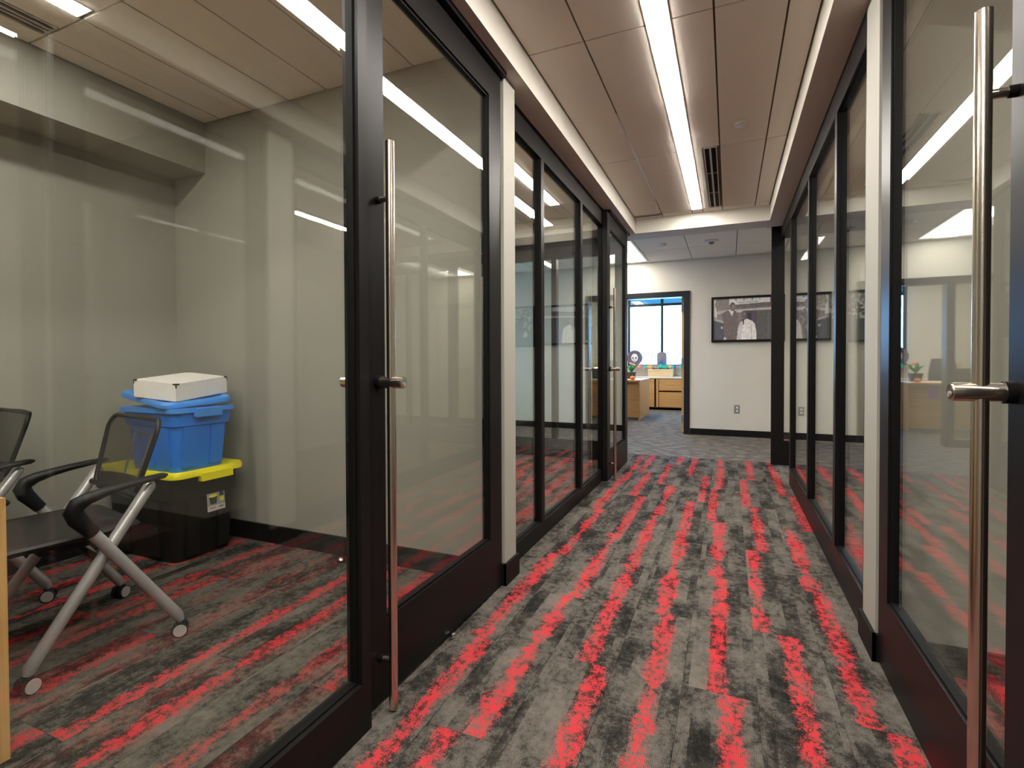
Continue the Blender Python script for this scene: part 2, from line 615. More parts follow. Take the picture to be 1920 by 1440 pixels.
box(bm, -4.6, 4.2, YJ, YO+0.1, -0.10, 0.0)
struct(obj('floor.001', bm, 'carpet_grey'), 'plain mottled grey carpet of the lobby and far office')

# ------------------------------------------------------------------ walls
def wall(name, label, mat, *boxes):
    bm = B()
    for b_ in boxes:
        box(bm, *b_)
    return struct(obj(name, bm, mat), label)
DX0, DX1, DZ = -2.15, -0.54, 2.166      # far door and sidelight frame, outer
wall('wall_far', 'warm white far wall with framed photographs and an office doorway', 'wall_white',
     (DX1, 4.2, YF, YF+0.12, 0, 2.75), (-4.6, DX0, YF, YF+0.12, 0, 2.75), (DX0, DX1, YF, YF+0.12, DZ, 2.75))
wall('wall_left_divider', 'greige wall between the two left offices, its end facing the corridor', 'wall_paint',
     (XLB, -1.008, 2.27, 2.41, 0, 2.70))
wall('wall_right_divider', 'greige wall between the two right offices, its end facing the corridor', 'wall_paint',
     (0.495, XRB, 2.215, 2.40, 0, 2.70))
wall('wall_left', 'greige rear wall of the left offices', 'wall_paint', (XLB-0.1, XLB, YB, 5.72, 0, 2.75))
wall('wall_right', 'greige rear wall of the right offices', 'wall_paint', (XRB, XRB+0.1, YB, 6.15, 0, 2.75))
wall('wall_behind', 'greige end wall behind the camera', 'wall_paint', (XLB-0.1, XRB+0.1, YB-0.1, YB, 0, 2.75))
wall('wall_lobby_left', 'left end wall of the lobby', 'wall_white', (-4.7, -4.6, 5.6, YO+0.1, 0, 2.85))
wall('wall_lobby_right', 'right end wall of the lobby', 'wall_white', (4.2, 4.3, 5.6, YF+0.1, 0, 2.75))
wall('wall_lobby_near', 'lobby side of the office block', 'wall_white',
     (-4.7, XLB-0.1, 5.6, 5.72, 0, 2.75), (XRB+0.1, 4.3, 6.05, 6.15, 0, 2.75))
OFX0, OFX1 = -3.9, -0.42
wall('wall_office_left', 'left wall of the far office', 'wall_white', (OFX0-0.1, OFX0, YF+0.12, YO, 0, 2.85))
wall('wall_office_right', 'right wall of the far office', 'wall_white', (OFX1, OFX1+0.1, YF+0.12, YO, 0, 2.85))
WX0, WX1, WZ0, WZ1 = -2.28, -0.70, 1.0, 2.66
wall('wall_office_window', 'window wall of the far office', 'wall_white',
     (OFX0-0.1, WX0, YO, YO+0.15, 0, 2.85), (WX1, OFX1+0.1, YO, YO+0.15, 0, 2.85),
     (WX0, WX1, YO, YO+0.15, 0, WZ0), (WX0, WX1, YO, YO+0.15, WZ1, 2.85))

# ------------------------------------------------------------------ ceilings, soffits and tiles
def ceiling(label, x0, x1, y0, y1, z=ZC+0.012, mat='ceiling_back'):
    bm = B()
    box(bm, x0, x1, y0, y1, z, z+0.06)
    return struct(obj('ceiling', bm, mat), label)
c_cor = ceiling('tiled ceiling of the corridor', -0.94, 0.37, YB, 5.64)
c_lo1 = ceiling('tiled ceiling of the near left office', XLB, -1.10, YB, 2.27)
c_lo2 = ceiling('tiled ceiling of the far left office', XLB, -1.10, 2.41, 5.72)
c_ro1 = ceiling('tiled ceiling of the near right office', 0.56, XRB, YB, 2.215)
c_ro2 = ceiling('tiled ceiling of the far right office', 0.56, XRB, 2.40, 6.1)
c_lob = ceiling('tiled ceiling of the lobby', -4.7, 4.3, 5.93, YF)
bm = B()
box(bm, OFX0-0.1, OFX1+0.1, YF+0.12, YO+0.1, 2.72, 2.78)
struct(obj('ceiling', bm, 'wall_white'), 'plain white ceiling of the far office')
TILE = {}
def tiles(parent, xs, ys, g=0.0045, z=ZC, skip=()):
    for a, b_ in xs:
        for c_, d_ in ys:
            if any(a < s1 and b_ > s0 and c_ < t1 and d_ > t0 for s0, s1, t0, t1 in skip):
                continue
            key = (round(b_-a, 4), round(d_-c_, 4))
            if key not in TILE:
                bm = B()
                hx, hy = (b_-a)/2-g, (d_-c_)/2-g
                box(bm, -hx, hx, -hy, hy, 0.0, 0.012)
                bmesh.ops.recalc_face_normals(bm, faces=bm.faces)
                me = bpy.data.meshes.new('ceiling_tile')
                bm.to_mesh(me)
                bm.free()
                me.materials.append(MATS['ceiling_tile'])
                TILE[key] = me
            o = bpy.data.objects.new('ceiling_tile', TILE[key])
            COL.objects.link(o)
            o.location = ((a+b_)/2, (c_+d_)/2, z)
            o.parent = parent
def spans(*edges):
    return list(zip(edges[:-1], edges[1:]))
YS_COR = spans(-2.20, -0.66, 0.88, 2.42, 3.96, 5.50, 5.64)
SLOT = (-0.178, -0.082)
tiles(c_cor, [(-0.935, -0.648)], YS_COR[:-1] + [(5.578, 5.64)])
tiles(c_cor, [(-0.648, -0.352)], YS_COR)
tiles(c_cor, [(-0.250, -0.065)], spans(-2.20, -0.66, 0.88, 2.42, 3.96) + [(5.50, 5.64)])
tiles(c_cor, [(-0.250, -0.180)], [(3.96, 5.50)])
tiles(c_cor, [(-0.352, -0.250)], [(5.50, 5.64)])
tiles(c_cor, [(-0.065, 0.235), (0.235, 0.365)], YS_COR)
YS_L1 = spans(-1.71, -0.17, 1.37, 2.268)
LX = [(-3.115, -2.97), (-2.97, -2.68), (-2.68, -2.39), (-2.39, -2.10), (-2.10, -1.81), (-1.81, -1.52), (-1.52, -1.23), (-1.23, -1.10)]
tiles(c_lo1, LX, [(1.37, 2.268)])
LX1 = [(-3.115, -2.97), (-2.85, -2.68), (-2.57, -2.39), (-2.39, -2.10), (-2.10, -1.81), (-1.81, -1.625), (-1.525, -1.23), (-1.23, -1.10)]
tiles(c_lo1, LX1, spans(-1.71, -0.17, 1.37))
LX2 = [(-3.415, -3.26), (-3.26, -2.97), (-2.97, -2.68), (-2.57, -2.39), (-2.39, -2.10), (-2.10, -1.81), (-1.81, -1.625), (-1.525, -1.23), (-1.23, -1.10)]
tiles(c_lo2, LX2, spans(2.412, 3.24, 4.785, 5.25))
tiles(c_lo2, [(-1.625, -1.525), (-2.68, -2.57)], [(2.412, 3.24), (4.785, 5.25)])
RX1 = [(0.57, 0.80), (0.80, 0.99), (1.09, 1.38), (1.38, 1.67), (1.67, 1.96), (2.16, 2.45), (2.45, 2.895)]
tiles(c_ro1, RX1, spans(-1.71, -0.17, 1.37, 2.212))
tiles(c_ro1, [(0.99, 1.09), (1.96, 2.16)], [(1.37, 2.212)])
tiles(c_ro2, RX1, spans(2.402, 3.24, 4.785, 5.75))
tiles(c_ro2, [(0.99, 1.09), (1.96, 2.16)], [(2.402, 3.24), (4.785, 5.75)])
tiles(c_lob, spans(-2.36, -1.75, -1.13, -0.51, 0.09, 0.70, 1.31, 1.92), spans(5.94, 6.55, 7.28, 8.02, YF-0.002),
      skip=[(-1.75+0.001, -1.13-0.001, 6.56, 8.01)])
tiles(c_lob, spans(2.53, 3.14, 3.75), spans(5.94, 6.55, 7.28, 8.02, YF-0.002))
tiles(c_lob, spans(-4.19, -3.58, -2.97, -2.36), spans(5.94, 6.55, 7.28, 8.02, YF-0.002))
tiles(c_lob, [(1.92, 2.53)], [(5.94, 6.55), (8.02, YF-0.002)])

def trim(n, label, mat, *boxes):
    bm = B()
    for b_ in boxes:
        box(bm, *b_)
    return struct(obj('trim_%d' % n, bm, mat), label)
trim(1, 'painted soffit along the left glass fronts', 'soffit_paint', (-1.15, -0.94, YB, 5.64, ZS, 2.72))
trim(2, 'painted soffit along the right glass fronts', 'soffit_paint', (0.37, 0.62, YB, 5.64, ZS, 2.72))
trim(3, 'painted cross beam at the end of the corridor', 'soffit_paint', (-1.15, 0.62, 5.64, 5.93, ZS, 2.72))
trim(4, 'boxed soffit along the rear wall of the near left office', 'wall_paint', (XLB, -3.12, YB, 2.27, 2.32, 2.72))
trim(5, 'bulkhead over the end glazing of the far left office', 'soffit_paint', (XLB, -1.15, 5.25, 5.72, 2.475, 2.72))
trim(6, 'bulkhead over the end glazing of the far right office', 'soffit_paint', (0.62, XRB, 5.75, 6.15, 2.52, 2.72),
     (0.37, 0.62, 5.93, 6.10, 2.52, 2.72))
# metal reveal strips between the corridor tile lanes
bm = B()
box(bm, -0.652, -0.644, 2.42, 5.0, ZC-0.001, ZC+0.004)
trim(7, 'thin metal reveal between corridor ceiling tiles', 'ceiling_grid', (-0.6525, -0.6435, 3.2, 5.0, ZC+0.001, ZC+0.010))
bm.free()

# baseboards
def baseboard(name, label, *boxes):
    bm = B()
    for b_ in boxes:
        box(bm, *b_)
    return struct(obj(name, bm, 'black_base', bevel=0.002), label)
baseboard('baseboard_far', 'black rubber baseboard on the far wall', (DX1+0.002, 4.2, YF-0.012, YF, 0, 0.095))
baseboard('baseboard_far_left', 'black rubber baseboard left of the far doorway', (-4.6, DX0-0.002, YF-0.012, YF, 0, 0.095))
baseboard('baseboard_left_divider', 'black baseboard wrapping the left dividing wall',
          (XLB, -0.996, 2.255, 2.27, 0, 0.105), (-1.008, -0.994, 2.255, 2.425, 0, 0.105))
baseboard('baseboard_right_divider', 'black baseboard wrapping the right dividing wall',
          (0.483, XRB, 2.200, 2.215, 0, 0.10), (0.481, 0.495, 2.200, 2.412, 0, 0.10))
baseboard('baseboard_left', 'black baseboard on the rear wall of the near left office', (XLB, XLB+0.012, YB, 2.255, 0, 0.105))
baseboard('baseboard_right', 'black baseboard on the rear wall of the right offices', (XRB-0.012, XRB, YB, 2.2, 0, 0.10))

# ------------------------------------------------------------------ glazed partitions (along the corridor)
def glazing_y(name, label, xf, sgn, y0, y1, mull, z_rail, z_head, jamb0=0.035, jamb1=0.05, depth=0.055, ztop=ZS, mw=0.055):
    """Fixed glazing along y. xf is the corridor face, sgn points into the office."""
    r = root(name, (xf+sgn*depth/2, (y0+y1)/2, 0), label, kind='structure')
    xb = xf+sgn*depth
    gx = xf+sgn*depth*0.5
    boxo('bottom_rail', 'black_frame', r, xf, xb, y0, y1, 0, z_rail, 0.003)
    boxo('top_rail', 'black_frame', r, xf, xb, y0, y1, z_head, ztop, 0.003)
    edges = []
    cur = y0
    posts = []
    if jamb0:
        posts.append((y0, y0+jamb0))
    posts += [(m, m+mw) for m in mull]
    if jamb1:
        posts.append((y1-jamb1, y1))
    for i, (a, b_) in enumerate(posts):
        first_last = (i == 0 and jamb0) or (i == len(posts)-1 and jamb1)
        boxo('post' if first_last else 'mullion', 'black_frame', r, xf, xb, a, b_, z_rail, z_head, 0.003)
    ed = sorted(posts)
    gaps = [(p[1], q[0]) for p, q in zip(ed, ed[1:])]
    for a, b_ in gaps:
        boxo('glass_pane', 'clear_glass', r, gx-0.005, gx+0.005, a-0.006, b_+0.006, z_rail-0.006, z_head+0.006)
        bm = B()
        gs = 0.006
        for (p, q) in ((a, a+gs), (b_-gs, b_)):
            box(bm, gx-0.012, gx+0.012, p, q, z_rail, z_head)
        box(bm, gx-0.012, gx+0.012, a+gs, b_-gs, z_rail, z_rail+gs)
        box(bm, gx-0.012, gx+0.012, a+gs, b_-gs, z_head-gs, z_head)
        obj('glazing_bead', bm, 'black_gasket', r)
    return r
glazing_y('window_1', 'large fixed glass panel of the near left office', -0.98, -1, -1.6, 1.22, [], 0.15, 2.36, 0.05, 0.040)
glazing_y('window_2', 'three-pane glass front of the far left office', XL, -1, 2.412, 4.665, [2.965, 3.875], 0.098, 2.345, 0.035, 0.012)
glazing_y('window_3', 'three-pane glass front of the far right office', XR, 1, 2.402, 5.146, [3.03, 3.997], 0.15, 2.35, 0.03, 0.056)
glazing_y('window_4', 'fixed glass panel of the near right office', 0.46, 1, -1.6, 1.125, [], 0.15, 2.36, 0.05, 0.052)
trim(8, 'black sliding door track over the near left door', 'black_frame', (-1.08, -0.99, 1.22, 2.268, 2.463, 2.49))
trim(9, 'black sliding door track over the near right door', 'black_frame', (0.475, 0.56, 1.125, 2.212, 2.463, 2.49))
trim(10, 'black head frame over the far right opening', 'black_frame', (XR, XR+0.10, 5.146, 6.02, 2.38, 2.49))
trim(11, 'black sliding door track over the far left door', 'black_frame', (-1.16, -1.0, 4.665, 5.64, 2.463, 2.49))

def glazing_x(name, label, yf, x0, x1, mull, z_rail, z_head, ztop, depth=0.09, mw=0.06, posts_w=0.08):
    r = root(name, ((x0+x1)/2, yf+depth/2, 0), label, kind='structure')
    boxo('bottom_rail', 'black_frame', r, x0, x1, yf, yf+depth, 0, z_rail, 0.003)
    boxo('top_rail', 'black_frame', r, x0, x1, yf, yf+depth, z_head, ztop, 0.003)
    posts = [(x0, x0+posts_w)] + [(m, m+mw) for m in mull] + [(x1-posts_w, x1)]
    for i, (a, b_) in enumerate(posts):
        boxo('mullion' if 0 < i < len(posts)-1 else 'post', 'black_frame', r, a, b_, yf, yf+depth, z_rail, z_head, 0.003)
    for p, q in zip(posts, posts[1:]):
        boxo('glass_pane', 'clear_glass', r, p[1]-0.006, q[0]+0.006, yf+depth/2-0.005, yf+depth/2+0.005, z_rail-0.006, z_head+0.006)
    return r
glazing_x('window_5', 'end glazing of the far left office facing the lobby', 5.60, XLB, -1.075, [-1.89, -2.66], 0.21, 2.29, 2.475)
glazing_x('window_6', 'end glazing of the far right office facing the lobby', 6.078, 1.34, XRB, [2.1], 0.21, 2.36, 2.52, depth=0.07)

# ------------------------------------------------------------------ sliding doors
def pull_handle(door, xd, sgn, y, zb, zt, lock=True):
    """tall bar handle: bar, stand-offs and a lock cylinder; sgn points away from the door face at xd"""
    xb = xd+sgn*0.051
    bm = B()
    cyl(bm, (xb, y, zb), (xb, y, zt), 0.0140, 28)
    h = obj('pull_handle', bm, 'brushed_steel', door, bevel=0.0015, smooth=True)
    for z in (0.155, 1.60):
        bm = B()
        cyl(bm, (xd+sgn*0.014, y, z), (xb, y, z), 0.0095, 18)
        o = obj('standoff', bm, 'brushed_steel', None, smooth=True)
        sub(o, h, door)
        bm = B()
        cyl(bm, (xd, y, z), (xd+sgn*0.016, y, z), 0.0115, 18)
        o = obj('standoff_base', bm, 'black_frame', None, smooth=True)
        sub(o, h, door)
    if lock:
        z = 1.03
        bm = B()
        cyl(bm, (xd+sgn*0.016, y, z), (xb+sgn*0.045, y, z), 0.0185, 28)
        o = obj('lock_cylinder', bm, 'brushed_steel', None, bevel=0.0025, smooth=True, seg=2)
        sub(o, h, door)
        bm = B()
        cyl(bm, (xb+sgn*0.0445, y, z), (xb+sgn*0.0475, y, z), 0.0155, 24)
        o = obj('key_face', bm, 'chrome', None, bevel=0.001, smooth=True)
        sub(o, h, door)
        bm = B()
        cyl(bm, (xb+sgn*0.047, y, z-0.005), (xb+sgn*0.0495, y, z-0.005), 0.006, 16)
        o = obj('keyhole', bm, 'grey_plastic', None, smooth=True)
        sub(o, h, door)
        bm = B()
        cyl(bm, (xd, y, z), (xd+sgn*0.017, y, z), 0.0215, 24)
        o = obj('lock_collar', bm, 'black_frame', None, smooth=True)
        sub(o, h, door)
    return h
def sub(o, part, thing_root):
    o.parent = part    # part carries the root offset already, the mesh shares its frame
def door_y(name, label, xf, sgn, y0, y1, near_w, far_w, handle_y, zt, z0=0.012, z_rail=0.262, z_head=2.325, ztop=2.462, t=0.042):
    r = root(name, (xf+sgn*t/2, (y0+y1)/2, 0), label, kind='structure')
    xb = xf+sgn*t
    gx = xf+sgn*t*0.5
    boxo('stile', 'black_frame', r, xf, xb, y0, y0+near_w, z0, ztop, 0.003)
    boxo('stile', 'black_frame', r, xf, xb, y1-far_w, y1, z0, ztop, 0.003)
    boxo('bottom_rail', 'black_frame', r, xf, xb, y0+near_w, y1-far_w, z0, z_rail, 0.003)
    boxo('top_rail', 'black_frame', r, xf, xb, y0+near_w, y1-far_w, z_head, ztop, 0.003)
    boxo('glass_pane', 'clear_glass', r, gx-0.004, gx+0.004, y0+near_w-0.006, y1-far_w+0.006, z_rail-0.006, z_head+0.006)
    bm = B()
    gs, a, b_ = 0.009, y0+near_w, y1-far_w
    for (p, q) in ((a, a+gs), (b_-gs, b_)):
        box(bm, gx-0.013, gx+0.013, p, q, z_rail, z_head)
    box(bm, gx-0.013, gx+0.013, a+gs, b_-gs, z_rail, z_rail+gs)
    box(bm, gx-0.013, gx+0.013, a+gs, b_-gs, z_head-gs, z_head)
    obj('glazing_bead', bm, 'black_gasket', r)
    pull_handle(r, xf, -sgn, handle_y, 0.006, zt)
    pull_handle(r, xb, sgn, handle_y, 0.006, zt)
    return r
d1 = door_y('door_1', 'black framed sliding glass door of the near left office with a tall steel pull', -1.017, -1, 1.238, 2.252, 0.107, 0.125, 1.309, 1.775)
bm = B()
lathe(bm, [(0.013, 0.0), (0.013, 0.010), (0.010, 0.017), (0.003, 0.020)], (-1.003, 1.75, 0.0), 16)
obj('floor_guide', bm, 'chrome', d1, smooth=True)
door_y('door_2', 'black framed sliding glass door at the far end of the left glass front', -1.017, -1, 4.60, 5.60, 0.115, 0.125, 4.69, 1.775)
door_y('door_3', 'black framed sliding glass door of the near right office with a large steel pull', 0.500, 1, 1.180, 2.198, 0.107, 0.105, 1.264, 1.762)
# door leaf standing square to the corridor at the far right
r = root('door_4', (0.91, 6.052, 0), 'black framed sliding glass door standing square to the far right corner', kind='structure')
boxo('stile', 'black_frame', r, 0.413, 0.535, 6.03, 6.074, 0.004, 2.515, 0.003)
boxo('stile', 'black_frame', r, 1.32, 1.44, 6.03, 6.074, 0.004, 2.515, 0.003)
boxo('bottom_rail', 'black_frame', r, 0.535, 1.32, 6.03, 6.074, 0.004, 0.26, 0.003)
boxo('top_rail', 'black_frame', r, 0.535, 1.32, 6.03, 6.074, 2.40, 2.515, 0.003)
boxo('glass_pane', 'clear_glass', r, 0.529, 1.326, 6.048, 6.056, 0.254, 2.406)

# far office doorway: frame, sidelight, open oak door
r = root('door_5', ((DX0+DX1)/2, YF+0.05, 0), 'dark framed office doorway with a glass sidelight and open oak door', kind='structure')
fy0, fy1 = YF-0.022, YF+0.14
FW = 0.085
boxo('head', 'navy_frame', r, DX0, DX1, fy0, fy1, DZ-FW, DZ, 0.002)
boxo('jamb', 'navy_frame', r, DX0, DX0+0.06, fy0, fy1, 0, DZ-FW, 0.002)
boxo('jamb', 'navy_frame', r, DX1-FW, DX1, fy0, fy1, 0, DZ-FW, 0.002)
boxo('mullion', 'navy_frame', r, -1.585, -1.50, fy0, fy1, 0, DZ-FW, 0.002)
boxo('mullion', 'navy_frame', r, -1.87, -1.84, fy0+0.04, fy1-0.04, 0.10, DZ-FW, 0.002)
boxo('sill', 'navy_frame', r, DX0+0.06, -1.585, fy0, fy1, 0, 0.10, 0.002)
boxo('glass_pane', 'clear_glass', r, DX0+0.055, -1.865, YF+0.056, YF+0.064, 0.095, DZ-FW+0.005)
boxo('glass_pane', 'clear_glass', r, -1.845, -1.58, YF+0.056, YF+0.064, 0.095, DZ-FW+0.005)
leaf = boxo('door_leaf', 'oak_v', r, -0.672, -0.628, YF+0.145, YF+1.03, 0.012, DZ-FW-0.004, 0.002)
for z in (0.22, 1.10, 1.92):
    sub(boxo('hinge', 'grey_plastic', None, -0.676, -0.640, YF+0.120, YF+0.150, z-0.055, z+0.055), leaf, r)
bm = B()
cyl(bm, (-0.672, YF+0.96, 1.0), (-0.73, YF+0.96, 1.0), 0.011, 14)
cyl(bm, (-0.722, YF+0.965, 1.0), (-0.722, YF+0.85, 1.0), 0.009, 14)
sub(obj('lever_handle', bm, 'chrome', None, smooth=True), leaf, r)

# office window
r = root('window_7', ((WX0+WX1)/2, YO+0.07, WZ0), 'bright office window with a tinted transom', kind='structure')
wy0, wy1 = YO+0.04, YO+0.10
boxo('frame_head', 'navy_frame', r, WX0, WX1, wy0, wy1, WZ1-0.05, WZ1)
boxo('frame_sill', 'navy_frame', r, WX0, WX1, wy0, wy1, WZ0, WZ0+0.04)
boxo('frame_jamb', 'navy_frame', r, WX0, WX0+0.05, wy0, wy1, WZ0+0.04, WZ1-0.05)
boxo('frame_jamb', 'navy_frame', r, WX1-0.05, WX1, wy0, wy1, WZ0+0.04, WZ1-0.05)
boxo('transom', 'navy_frame', r, WX0+0.05, WX1-0.05, wy0, wy1, 2.44, 2.50)
boxo('mullion', 'navy_frame', r, -1.505, -1.445, wy0, wy1, WZ0+0.04, 2.44)
boxo('mullion', 'navy_frame', r, -1.505, -1.445, wy0, wy1, 2.50, WZ1-0.05)
for a, b_ in ((WX0+0.05, -1.505), (-1.445, WX1-0.05)):
    boxo('glass_pane', 'window_glass', r, a, b_, YO+0.066, YO+0.074, WZ0+0.04, 2.44)
    boxo('transom_pane', 'tinted_glass', r, a, b_, YO+0.066, YO+0.074, 2.50, WZ1-0.05)
boxo('stool', 'wall_white', r, WX0-0.02, WX1+0.02, YO-0.14, YO+0.04, WZ0-0.03, WZ0, 0.003)

# ------------------------------------------------------------------ ceiling lights
def strip_light(label, x0, x1, segs, group=None, z=ZC):
    y0, y1 = min(s[0] for s in segs), max(s[1] for s in segs)
    r = root('ceiling_light', ((x0+x1)/2, (y0+y1)/2, z), label, 'ceiling light', group)
    bm = B()
    box(bm, x0-0.006, x0, y0-0.006, y1+0.006, z-0.004, z+0.010)
    box(bm, x1, x1+0.006, y0-0.006, y1+0.006, z-0.004, z+0.010)
    box(bm, x0, x1, y0-0.006, y0, z-0.004, z+0.010)
    box(bm, x0, x1, y1, y1+0.006, z-0.004, z+0.010)
    box(bm, x0-0.006, x1+0.006, y0-0.006, y1+0.006, z+0.006, z+0.0115)
    obj('housing', bm, 'white_plastic', r)
    for a, b_, m in segs:
        boxo('diffuser', m, r, x0, x1, a, b_, z-0.007, z+0.005)
    return r
strip_light('long white LED strip light running down the middle of the corridor ceiling', -0.349, -0.254,
            [(-2.4, 3.20, 'led_diffuser'), (3.20, 3.64, 'led_gap'), (3.64, 5.472, 'led_diffuser')])
strip_light('LED strip in the near left office ceiling beside the slot vent', -2.667, -2.572, [(-0.16, 1.345, 'led_office')])
strip_light('LED strip in the near left office ceiling closest to the glass front', -1.622, -1.527, [(-0.16, 1.345, 'led_office')])
strip_light('LED strip in the far left office ceiling closest to the glass front', -1.622, -1.527, [(3.27, 4.775, 'led_office')])
strip_light('LED strip in the far left office ceiling nearer its rear wall', -2.673, -2.577, [(3.27, 4.775, 'led_office')])
strip_light('LED strip in the near right office ceiling closest to the glass front', 0.993, 1.087, [(-0.16, 1.345, 'led_office')])
strip_light('LED strip in the near right office ceiling nearer its rear wall', 2.02, 2.115, [(-0.16, 1.345, 'led_office')])
strip_light('LED strip in the far right office ceiling closest to the glass front', 0.993, 1.087, [(3.27, 4.775, 'led_office')])
strip_light('LED strip in the far right office ceiling nearer its rear wall', 2.02, 2.115, [(3.27, 4.775, 'led_office')])
def troffer(label, x0, x1, y0, y1, z=ZC, lens='troffer_lens'):
    r = root('ceiling_light', ((x0+x1)/2, (y0+y1)/2, z), label, 'ceiling light', 'recessed lobby light panels')
    bm = B()
    w = 0.03
    box(bm, x0, x0+w, y0, y1, z-0.004, z+0.010)
    box(bm, x1-w, x1, y0, y1, z-0.004, z+0.010)
    box(bm, x0+w, x1-w, y0, y0+w, z-0.004, z+0.010)
    box(bm, x0+w, x1-w, y1-w, y1, z-0.004, z+0.010)
    obj('frame', bm, 'white_plastic', r)
    xm = (x0+x1)/2
    boxo('reflector', 'troffer_basket', r, x0+w, xm-0.11, y0+w, y1-w, z+0.004, z+0.008)
    boxo('reflector', 'troffer_basket', r, xm+0.11, x1-w, y0+w, y1-w, z+0.004, z+0.008)
    boxo('lens', lens, r, xm-0.11, xm+0.11, y0+w, y1-w, z+0.001, z+0.006)
troffer('recessed light panel in the lobby ceiling above the office doorway', -1.745, -1.135, 6.56, 8.015)
troffer('recessed light panel in the lobby ceiling to the right of the photographs', 1.925, 2.525, 6.56, 8.015)

troffer('added unseen light panel in the ceiling of the far office', -2.6, -2.0, 9.6, 11.6, z=2.709, lens='added_office_lens')  # added lamp, out of view, to warm and brighten the far office oak

# ------------------------------------------------------------------ slot air diffusers and small ceiling devices
def slot_vent(label, x0, x1, y0, y1, slots, z=ZC, along='y'):
    r = root('slot_vent', ((x0+x1)/2, (y0+y1)/2, z), label, 'air vent', 'ceiling slot vents')
    boxo('backing', 'dark_slot', r, x0, x1, y0, y1, z+0.007, z+0.011)
    bm = B()
    w = 0.008
    box(bm, x0, x0+w, y0, y1, z-0.003, z+0.008)
    box(bm, x1-w, x1, y0, y1, z-0.003, z+0.008)
    box(bm, x0+w, x1-w, y0, y0+w, z-0.003, z+0.008)
    box(bm, x0+w, x1-w, y1-w, y1, z-0.003, z+0.008)
    obj('frame', bm, 'vent_metal', r)
    n = slots
    if along == 'y':
        st = (x1-x0-2*w)/n
        for i in range(1, n):
            xm = x0+w+i*st
            boxo('blade', 'vent_metal', r, xm-0.007, xm+0.007, y0+w, y1-w, z-0.003, z+0.008)
        for yy in (y0+(y1-y0)*0.36, y0+(y1-y0)*0.7):
            boxo('spacer', 'grey_plastic', r, x0+w, x1-w, yy-0.006, yy+0.006, z+0.001, z+0.0075)
    return r
slot_vent('two-slot linear air vent beside the corridor light strip', -0.176, -0.084, 3.965, 5.495, 2)
slot_vent('short dark slot vent at the far left corner of the corridor ceiling', -0.932, -0.655, 5.506, 5.572, 1)
slot_vent('three-slot air vent in the near left office ceiling', -2.965, -2.855, -0.16, 1.362, 3)
def disc_device(name, label, x, y, prof, mat='white_plastic', cat='detector'):
    bm = B()
    lathe(bm, prof, (x, y, ZC), 28)
    o = obj(name, bm, mat, None, smooth=True)
    return tag(o, label, cat)
disc_device('ceiling_speaker', 'round white disc on the corridor ceiling right of the light strip', 0.075, 3.655,
            [(0.045, 0.0), (0.045, -0.006), (0.040, -0.010), (0.010, -0.0115)], cat='ceiling disc')
disc_device('smoke_detector', 'flat round smoke detector on the lobby ceiling near the doorway', -0.813, 6.944,
            [(0.055, 0.0), (0.055, -0.014), (0.047, -0.024), (0.012, -0.026)])
r = root('smoke_detector', (-0.208, 6.989, ZC), 'domed smoke detector on the lobby ceiling in front of the large photograph', 'detector')
bm = B()
lathe(bm, [(0.085, 0.0), (0.085, -0.012), (0.070, -0.020), (0.02, -0.022)], (-0.208, 6.989, ZC), 28)
obj('base', bm, 'white_plastic', r, smooth=True)
bm = B()
lathe(bm, [(0.034, -0.018), (0.032, -0.034), (0.020, -0.046), (0.005, -0.049)], (-0.208, 6.989, ZC), 24)
obj('sensor_dome', bm, 'grey_plastic', r, smooth=True)
for ch in ROOTS:
    pass

# wall outlets
def outlet(label, x, z, y=YF, mat='grey_plastic', along='x'):
    r = root('wall_outlet', (x, y, z), label, 'outlet')
    bm = B()
    box(bm, x-0.037, x+0.037, y-0.006, y, z-0.06, z+0.06)
    obj('plate', bm, mat, r, bevel=0.0015)
    for dz in (-0.024, 0.024):
        bm = B()
        box(bm, x-0.015, x+0.015, y-0.009, y-0.005, z+dz-0.014, z+dz+0.014)
        obj('socket', bm, 'white_plastic' if mat == 'grey_plastic' else 'grey_plastic', r)
    return r
outlet('grey wall outlet below the large framed photograph', 0.113, 0.40)

# ------------------------------------------------------------------ framed photographs on the far wall
def grid_print(name, img, x0, x1, z0, z1, y, mat, parent):
    """img: rows top to bottom of rgb; a flat grid of coloured faces facing -y"""
    H, W, _ = img.shape
    xs = np.linspace(x0, x1, W+1)
    zs = np.linspace(z1, z0, H+1)
    verts = [(x, y, z) for z in zs for x in xs]
    faces = []
    for j in range(H):
        for i in range(W):
            a = j*(W+1)+i
            faces.append((a, a+W+1, a+W+2, a+1))
    me = bpy.data.meshes.new(name)
    me.from_pydata(verts, [], faces)
    ca = me.color_attributes.new('print', 'FLOAT_COLOR', 'CORNER')
    cols = np.repeat(np.concatenate([img.reshape(-1, 3), np.ones((H*W, 1))], 1), 4, axis=0).astype(np.float32)
    ca.data.foreach_set('color', cols.ravel())
    me.materials.append(MATS[mat])
    o = bpy.data.objects.new(name, me)
    COL.objects.link(o)
    if parent:
        attach(o, parent)
    return o
def canvas(W, H, c):
    im = np.zeros((H, W, 3))
    im[:] = c
    yy, xx = np.mgrid[0:H, 0:W]
    return im, (xx+0.5)/W, (yy+0.5)/H
def poly_mask(u, v, pts):
    m = np.zeros(u.shape, bool)
    n = len(pts)
    for i in range(n):
        x1, y1 = pts[i]
        x2, y2 = pts[(i+1) % n]
        if y1 == y2:
            continue
        c = ((y1 > v) != (y2 > v)) & (u < (x2-x1)*(v-y1)/(y2-y1)+x1)
        m ^= c
    return m
def ell(u, v, cx, cy, rx, ry):
    return ((u-cx)/rx)**2 + ((v-cy)/ry)**2 < 1
